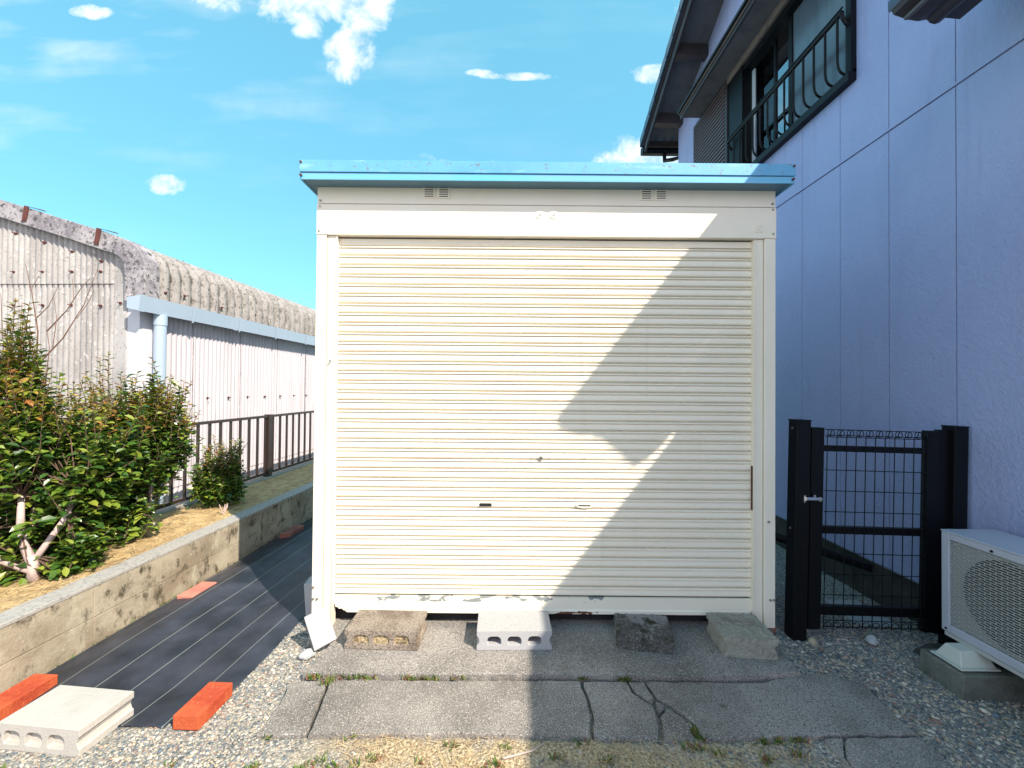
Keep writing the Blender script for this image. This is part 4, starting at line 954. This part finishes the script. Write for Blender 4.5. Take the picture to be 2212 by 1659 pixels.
for zz in (.085, .12, .262, .378, .495, .728, .845, .962, 1.148, 1.158, 1.19): wr.tube([(1.76, 2.3555, zz), (2.345, 2.3555, zz)], .0025, 6)
x = 1.79
while x < 2.34:
    wr.tube([(x + .02 * math.cos(a), 2.352, 1.172 + .018 * math.sin(a)) for a in np.linspace(0, 6.283, 13)], .0022, 5, caps=False); wr.tube([(x + .02 * math.cos(a), 2.352, .098 + .016 * math.sin(a)) for a in np.linspace(0, 6.283, 13)], .0022, 5, caps=False); x += .0545
wr.build('wire_mesh', BM, leaf)
lk = MB().tube([(1.645, 2.338, .800), (1.715, 2.338, .800)], .011, 12).build('latch', M['chrome'], gt_)
MB().tube([(1.722, 2.345, .800), (1.722, 2.333, .800)], .013, 14).build('latch_knob', M['chrome'], lk)
box('latch_plate', M['chrome'], lk, 1.636, 1.646, 2.340, 2.3495, .778, .818); box('latch_plate', M['chrome'], lk, 1.690, 1.702, 2.340, 2.3495, .808, .822)
for z in (1.19, .62): MB().tube([(1.594, 2.39, z), (1.598, 2.39, z)], .006, 8).build('post_screw', M['steel'], gt_)
gt_.rotation_euler.y = R(1.2)
gt_.location.x -= .012
# things behind the gate
for (x0, x1, y0, y1, la) in [(2.18, 2.41, 2.835, 2.915, 'pale concrete paver lying on the ground behind the lower gate mesh'), (2.16, 2.41, 2.60, 2.725, 'pale paver just behind the bottom of the gate')]:
    o = MB().box(-(x1 - x0) / 2, (x1 - x0) / 2, -(y1 - y0) / 2, (y1 - y0) / 2, 0, .04).build('paver', M['block_white'], bevel=.004); place(o, (x0 + x1) / 2, (y0 + y1) / 2, -.085, -4); tag(o, la, 'paver')
dk = MB().tube([(1.62, 3.1, .43), (2.5, 2.9, .18)], .03, 8).build('fallen_post', BM); tag(dk, 'dark post leaning low behind the gate', 'post')

# ------------------------------------------------------------------ air conditioner
ac = thing('air_conditioner_unit', 'ivory outdoor air conditioner unit beside the house wall', 'air conditioner', (2.36, 1.78, .18))
AX, AB, AY1, AY0, AZ0, AZ1 = 2.225, 2.50, 2.160, 1.40, .183, .686
cas = MB(); cas.box(AX + .03, AB, AY0, AY1, AZ0, AZ1 - .0)
cas = cas.build('casing', M['ac_white'], ac, bevel=.008)
GY1, GY0, GZ0, GZ1 = 2.125, 1.50, .225, .655
fr_ = MB().box(AX, AX + .0295, GY1, AY1 + .002, AZ0 + .002, AZ1 + .002).box(AX, AX + .0295, AY0, GY0, AZ0 + .002, AZ1 + .002).box(AX, AX + .0295, GY0 + .0001, GY1 - .0001, GZ1, AZ1 + .002).box(AX, AX + .0295, GY0 + .0001, GY1 - .0001, AZ0 + .002, GZ0)
fr_.build('front_panel', M['ac_white'], ac, bevel=.003)
box('top_lid', M['ac_white'], ac, AX - .003, AB + .003, AY0, AY1 + .004, AZ1 + .0025, AZ1 + .010, bevel=.003)
box('base_pan', M['ac_grille'], ac, AX + .004, AB, AY0, AY1 - .01, AZ0 - .02, AZ0 - .0005)
CYC, CZC, CR = 1.885, .435, .205
pl = MB(); n = 40; rect = []
for i in range(n):
    a = 2 * math.pi * i / n; c_, s_ = math.cos(a), math.sin(a)
    ey = (GY1 - CYC) if c_ > 0 else (CYC - GY0); ez = (GZ1 - CZC) if s_ > 0 else (CZC - GZ0)
    tt = min(ey / abs(c_) if abs(c_) > 1e-6 else 9, ez / abs(s_) if abs(s_) > 1e-6 else 9); rect.append((AX + .024, CYC + c_ * tt, CZC + s_ * tt))
cr = min(CR, .2)
circ = [(AX + .024, CYC + cr * math.cos(2 * math.pi * i / n), CZC + cr * math.sin(2 * math.pi * i / n)) for i in range(n)]
pl.v = rect + circ; pl.f = [(i, (i + 1) % n, n + (i + 1) % n, n + i) for i in range(n)]
pl.build('fan_shroud', M['ac_grille'], ac)
MB().tube([(AX + .0285, CYC, CZC), (AX + .0295, CYC, CZC)], .199, 40).build('fan_opening', M['gap'], ac)
fan = MB().tube([(AX + .0255, CYC, CZC), (AX + .0285, CYC, CZC)], .04, 16).build('fan', BM, ac)
for k in range(3):
    a0 = 2 * math.pi * k / 3; pts = [(CYC + .035 * math.cos(a0), CZC + .035 * math.sin(a0))] + [(CYC + .18 * math.cos(a0 + t_), CZC + .18 * math.sin(a0 + t_)) for t_ in np.linspace(.0, 1.1, 6)] + [(CYC + .035 * math.cos(a0 + .9), CZC + .035 * math.sin(a0 + .9))]
    MB().prism(pts, 0, AX + .0262, AX + .0272).build('fan_blade', BM, fan)
gr = MB(); nb = 38
for k in range(nb + 1):
    z = GZ0 + (GZ1 - GZ0) * k / nb; gr.box(AX + .004, AX + .010, GY0, GY1, z - .0016, z + .0016)
for k in range(nb):
    z = GZ0 + (GZ1 - GZ0) * k / nb
    y = GY0 + .02 + (.022 if k % 2 else 0)
    while y < GY1: gr.box(AX + .0045, AX + .0095, y - .0007, y + .0007, z, z + (GZ1 - GZ0) / nb); y += .045
gr.build('grille', M['ac_grille'], ac)
MB().tube([(AX - .004, 1.935, .668), (AX + .002, 1.935, .668)], .006, 8).build('panel_screw', BM, ac)
MB().tube([(AX - .002, 2.14, .20), (AX + .002, 2.14, .20)], .006, 8).build('panel_screw', BM, ac)
def foot(yc):
    f = MB(); b = [(2.135, yc - .062), (2.30, yc - .062), (2.30, yc + .062), (2.135, yc + .062)]; t = [(2.158, yc - .034), (2.28, yc - .034), (2.28, yc + .034), (2.158, yc + .034)]
    f.v = [(x, y, .100) for x, y in b] + [(x, y, .162) for x, y in t]; f.f = [(0, 1, 2, 3), (4, 5, 6, 7)] + [(i, (i + 1) % 4, 4 + (i + 1) % 4, 4 + i) for i in range(4)]
    f.box(2.122, 2.31, yc - .075, yc + .075, .092, .0995)
    return f.build('foot', M['foot_plastic'], ac, bevel=.003)
foot(2.045); foot(1.50)
for yc, la in ((2.055, 'mossy concrete base under the far foot of the air conditioner'), (1.50, 'mossy concrete base under the near foot of the air conditioner')):
    o = MB().prism([(2.10, -.05), (2.112, .078), (2.120, .084), (2.52, .084), (2.53, -.05)], 1, yc - .105, yc + .105).build('foot_base', M['base_conc'], bevel=.004); tag(o, la, 'concrete base')

# ------------------------------------------------------------------ shrubs
def leaf_geo(mb, p, d, up, L_, W_, fold=.25):
    d = d.normalized(); side = d.cross(up)
    if side.length < 1e-4: side = Vector((1, 0, 0))
    side.normalize(); nrm = side.cross(d).normalized()
    a = p; b1 = p + d * L_ * .38 + side * W_ * .5 + nrm * W_ * fold; b2 = p + d * L_ * .38 - side * W_ * .5 + nrm * W_ * fold
    c1 = p + d * L_ * .74 + side * W_ * .40 + nrm * W_ * fold * .6; c2 = p + d * L_ * .74 - side * W_ * .40 + nrm * W_ * fold * .6
    m1 = p + d * L_ * .38; m2 = p + d * L_ * .74 - nrm * L_ * .02; tip = p + d * L_ - nrm * L_ * .09
    mb.add([a, b1, m1, b2, c1, m2, c2, tip], [(0, 1, 2), (0, 2, 3), (1, 4, 5, 2), (2, 5, 6, 3), (4, 7, 5), (5, 7, 6)])
def shrub(name, label, base, trunks, env, nshoot, seed, leafL=.040, young=.28, tall=None, lobes=None, group=None):
    r = random.Random(seed)
    root = thing(name, label, 'shrub', base, group)
    tr = MB(); br_ = MB(); old = MB(); new = MB(); starts = []
    for (pts, ra, rb) in trunks:
        tr.tube(pts, ra, 8, rb); starts += [Vector(pts[-1]), Vector(pts[-2])]
    (cx, cy, cz), (rx, ry, rz) = env
    for s in range(nshoot):
        for _ in range(50):
            q = Vector((r.uniform(-1, 1), r.uniform(-1, 1), r.uniform(-1, 1)))
            if q.length <= 1: break
        q = q * (.55 + .45 * r.random()) if r.random() < .5 else q.normalized() * r.uniform(.7, 1.0)
        e = Vector((cx + q.x * rx, cy + q.y * ry, cz + q.z * rz))
        if lobes:
            lb = r.choice(lobes); e = Vector((lb[0] + q.x * lb[3], lb[1] + q.y * lb[4], lb[2] + q.z * lb[5]))
        e += Vector((nz(e.x * 3, e.y * 3, e.z * 3), nz(e.y * 3, e.z * 3, 7), nz(e.z * 3, e.x * 3, 3))) * .10
        if e.z < base[2] + .05: e.z = base[2] + .05 + r.random() * .08
        st_ = min(starts, key=lambda v: (v - e).length + r.random() * .25); top = (e.z - cz) / rz
        shoot = r.uniform(.12, .26) * (1.5 if top > .2 else 1); upd = Vector(((e.x - cx) * .5 + r.gauss(0, .15), (e.y - cy) * .4 + r.gauss(0, .15), .8 if top > -.2 else .25)).normalized()
        e2 = e + upd * shoot * .6; e1 = e - upd * shoot * .5
        mid = st_.lerp(e1, .55) + Vector((r.gauss(0, .03), r.gauss(0, .03), -.02))
        br_.tube([st_, mid, e1, e2], .0042, 5, .0014, caps=False)
        L0 = (e2 - e1).length; nl = int(L0 / .0135); dirv = (e2 - e1).normalized()
        isnew_tip = top > .05 and r.random() < .85
        for k in range(nl):
            t = k / nl; p = e1 + (e2 - e1) * t; ang = k * 2.4 + r.random(); a = Vector((math.cos(ang), math.sin(ang), 0))
            d = (a + dirv * r.uniform(.2, .7) + Vector((0, 0, r.gauss(0, .2)))).normalized(); L_ = leafL * r.uniform(.6, 1.15) * (1 - .45 * t if isnew_tip else 1)
            yg = isnew_tip and t > 1 - young * (1.2 + top)
            leaf_geo(new if yg else old, p, d, (Vector((0, 0, 1)) + a * .3 + Vector((r.gauss(0, .35), r.gauss(0, .35), 0))), L_, L_ * r.uniform(.48, .62))
        # inner leaves along the limb
        for k in range(11):
            t = r.uniform(.2, 1.1); p = mid.lerp(e1, t) + Vector((r.gauss(0, .03), r.gauss(0, .03), r.gauss(0, .03))); a = Vector((r.gauss(0, 1), r.gauss(0, 1), r.gauss(0, .4))); L_ = leafL * r.uniform(.7, 1.35); leaf_geo(old, p, a, Vector((r.gauss(0, .4), r.gauss(0, .4), 1)), L_, L_ * .52)
    for (p0, p1) in (tall or []):       # slender leaders above the crown
        p0 = Vector(p0); p1 = Vector(p1); bend = Vector((r.gauss(0, .02), r.gauss(0, .02), 0)); m_ = p0.lerp(p1, .5) + bend; br_.tube([p0, m_, p1], .0035, 5, .0014, caps=False)
        n = int((p1 - p0).length / .014)
        for k in range(n):
            t = k / n; p = p0.lerp(m_, t * 2) if t < .5 else m_.lerp(p1, t * 2 - 1); ang = k * 2.5; a = Vector((math.cos(ang), math.sin(ang), 0))
            leaf_geo(new if r.random() < .35 + .6 * t else old, p, a + Vector((0, 0, .45)), Vector((0, 0, 1)) + a * .2, leafL * r.uniform(.5, .95), leafL * .36)
    tr.build('trunk', M['bark'], root, smooth=True); br_.build('branches', M['limb'], root, smooth=True, recalc=False)
    old.build('foliage', M['leaf_dark'], root, recalc=False); new.build('young_foliage', M['leaf_new'], root, recalc=False)
    return root
S0 = .315
shrub('shrub', 'tall broad leaved shrub at the left edge with a thick pale forked trunk', (-2.62, 2.30, S0),
      [([(-2.62, 2.30, S0 - .03), (-2.62, 2.30, .40), (-2.63, 2.30, .46)], .028, .023), ([(-2.63, 2.30, .43), (-2.68, 2.31, .50), (-2.72, 2.32, .62), (-2.73, 2.33, .78)], .024, .014),
       ([(-2.62, 2.31, .44), (-2.60, 2.38, .55), (-2.56, 2.42, .66), (-2.55, 2.45, .80)], .018, .011), ([(-2.63, 2.29, .38), (-2.72, 2.24, .45), (-2.80, 2.20, .60)], .016, .010), ([(-2.66, 2.33, S0), (-2.74, 2.40, .5), (-2.78, 2.44, .85)], .016, .012)],
      ((-2.72, 2.40, .95), (.36, .40, .50)), 430, 3, leafL=.060, young=.3,
      lobes=[(-2.80, 2.40, .90, .28, .36, .36), (-2.62, 2.48, .98, .24, .26, .28), (-2.86, 2.36, 1.22, .24, .28, .26), (-2.66, 2.52, .80, .22, .24, .26), (-2.93, 2.42, .62, .2, .3, .25), (-2.90, 2.40, 1.45, .12, .18, .18), (-2.50, 2.42, .42, .07, .08, .06), (-2.86, 2.30, .42, .12, .10, .08), (-2.76, 2.50, .55, .2, .12, .12), (-2.62, 2.66, .95, .22, .2, .30), (-2.70, 2.70, .70, .25, .22, .25)],
      tall=[((-2.90, 2.40, 1.30), (-2.87, 2.40, 1.90)), ((-2.86, 2.44, 1.4), (-2.85, 2.42, 1.84)), ((-2.84, 2.40, 1.4), (-2.79, 2.40, 1.88)), ((-2.92, 2.38, 1.3), (-2.91, 2.40, 1.78)), ((-2.80, 2.42, 1.2), (-2.76, 2.42, 1.64)), ((-2.72, 2.42, 1.2), (-2.69, 2.42, 1.50)), ((-2.62, 2.42, 1.1), (-2.60, 2.42, 1.42)), ((-2.88, 2.42, 1.4), (-2.80, 2.38, 1.80)), ((-2.78, 2.4, 1.2), (-2.74, 2.4, 1.52)), ((-2.95, 2.4, 1.3), (-2.97, 2.36, 1.75)), ((-2.86, 2.4, 1.3), (-2.83, 2.4, 1.66)), ((-2.68, 2.4, 1.15), (-2.66, 2.4, 1.38))])
shrub('shrub', 'full bronze tipped shrub in the middle of the planter in front of the downpipe', (-2.68, 2.95, S0),
      [([(-2.73, 2.92, S0 - .03), (-2.74, 2.92, .44), (-2.76, 2.93, .58), (-2.75, 2.94, .75)], .020, .012), ([(-2.62, 2.98, S0 - .03), (-2.60, 2.98, .46), (-2.585, 2.99, .60), (-2.57, 3.0, .78)], .020, .012),
       ([(-2.69, 2.90, S0 - .02), (-2.70, 2.86, .42), (-2.68, 2.84, .50)], .012, .008), ([(-2.66, 2.96, S0), (-2.56, 2.93, .38), (-2.47, 2.90, .45)], .013, .007)],
      ((-2.72, 2.98, 1.0), (.42, .38, .42)), 470, 8, leafL=.056, young=.42,
      lobes=[(-2.86, 3.0, .90, .26, .30, .34), (-2.66, 2.98, .98, .26, .30, .32), (-2.50, 3.0, 1.02, .17, .26, .28), (-2.80, 3.0, 1.18, .26, .28, .20), (-2.58, 3.0, 1.15, .20, .26, .18), (-2.74, 2.92, .66, .20, .24, .16), (-2.68, 2.92, .50, .18, .14, .12), (-3.0, 3.1, 1.1, .2, .25, .25), (-2.95, 2.85, .85, .22, .25, .35), (-2.98, 2.8, 1.15, .2, .22, .22)],
      tall=[((-2.84, 2.95, 1.25), (-2.86, 2.95, 1.64)), ((-2.90, 2.95, 1.25), (-2.92, 2.95, 1.60)), ((-2.76, 2.95, 1.2), (-2.77, 2.95, 1.50)), ((-2.55, 2.95, 1.2), (-2.55, 2.95, 1.60)), ((-2.62, 2.95, 1.2), (-2.65, 2.95, 1.50)), ((-2.45, 2.95, 1.1), (-2.39, 2.95, 1.34)), ((-2.36, 2.95, 1.05), (-2.30, 2.95, 1.24)), ((-2.98, 2.95, 1.2), (-3.02, 2.95, 1.50)), ((-2.70, 2.95, 1.2), (-2.70, 2.95, 1.45)), ((-2.50, 2.95, 1.1), (-2.48, 2.95, 1.42))])
shrub('shrub', 'small green shrub half in the shed shadow against the railing fence', (-2.64, 3.75, S0),
      [([(-2.66, 3.75, S0 - .03), (-2.67, 3.76, .42), (-2.68, 3.78, .52)], .010, .006), ([(-2.60, 3.76, S0 - .02), (-2.58, 3.78, .42), (-2.56, 3.8, .5)], .009, .006)],
      ((-2.66, 3.80, .58), (.19, .17, .20)), 190, 21, leafL=.046, young=.2,
      tall=[((-2.70, 3.8, .72), (-2.72, 3.8, .96)), ((-2.64, 3.8, .72), (-2.63, 3.8, .88)), ((-2.56, 3.8, .66), (-2.53, 3.8, .86)), ((-2.77, 3.8, .6), (-2.80, 3.8, .78)), ((-2.6, 3.8, .7), (-2.58, 3.8, .84))])
# bare sapling behind the tall shrub
bs = thing('bare_sapling', 'leafless brown sapling rising behind the tall shrub at the left', 'sapling', (-3.0, 2.5, S0))
MB().tube([(-3.0, 2.5, S0), (-2.97, 2.5, .9), (-2.90, 2.5, 1.35)], .011, 6, .008).build('trunk', M['twig'], bs)
tw = MB()
def tw_(pts, a, b=.0012): tw.tube(pts, a, 5, b, caps=False)
tw_([(-2.90, 2.5, 1.35), (-2.82, 2.5, 1.55), (-2.70, 2.5, 1.68), (-2.58, 2.5, 1.88), (-2.50, 2.5, 2.10)], .006)
tw_([(-2.86, 2.5, 1.45), (-2.84, 2.49, 1.72), (-2.87, 2.48, 1.95), (-2.90, 2.47, 2.12)], .005)
tw_([(-2.85, 2.49, 1.80), (-2.78, 2.49, 1.87), (-2.72, 2.49, 2.0)], .003)
tw_([(-2.87, 2.48, 1.98), (-2.83, 2.48, 2.05)], .002); tw_([(-2.76, 2.5, 1.62), (-2.74, 2.5, 1.80), (-2.76, 2.5, 1.92)], .0025)
tw_([(-2.80, 2.5, 1.72), (-2.68, 2.5, 1.85), (-2.60, 2.5, 1.98), (-2.54, 2.5, 2.05)], .004); tw_([(-2.64, 2.5, 1.92), (-2.65, 2.5, 2.04)], .002)
tw_([(-2.62, 2.5, 1.80), (-2.55, 2.5, 1.90), (-2.52, 2.5, 1.97)], .002); tw_([(-2.80, 2.5, 1.40), (-2.78, 2.5, 1.62), (-2.80, 2.5, 1.75)], .003)
tw_([(-2.95, 2.5, 1.1), (-3.05, 2.5, 1.5), (-3.08, 2.5, 1.95)], .005); tw_([(-3.03, 2.5, 1.45), (-2.96, 2.5, 1.68), (-2.95, 2.5, 1.9)], .003); tw_([(-3.07, 2.5, 1.7), (-3.14, 2.5, 1.9)], .002)
tw.build('branches', M['twig'], bs, recalc=False)
# cut stubs left along the planter
for (x, y, h_, la) in [(-2.30, 3.52, .10, 'small cut twig clump in front of the small green shrub'), (-2.24, 5.0, .14, 'upright dry twig clump at the far end of the planter')]:
    mb = MB()
    for k in range(8): a = rnd.uniform(0, 6.28); mb.tube([(0, 0, 0), (math.cos(a) * h_ * .3, math.sin(a) * h_ * .3, h_ * rnd.uniform(.6, 1))], .005, 5, .003)
    o = mb.build('cut_twigs', M['bark']); place(o, x - .12, y, .32, 0); tag(o, la, 'twigs')
tw2 = MB().tube([(0, 0, 0), (.05, .006, .004), (.11, .02, .003), (.16, .05, .004)], .0035, 6, .002).build('dry_twig', M['bark']); place(tw2, -.02, 1.57, .022, 5); tag(tw2, 'thin curved dry twig on the sandy ground in front of the slab', 'twig')
scn.render.engine = 'CYCLES'
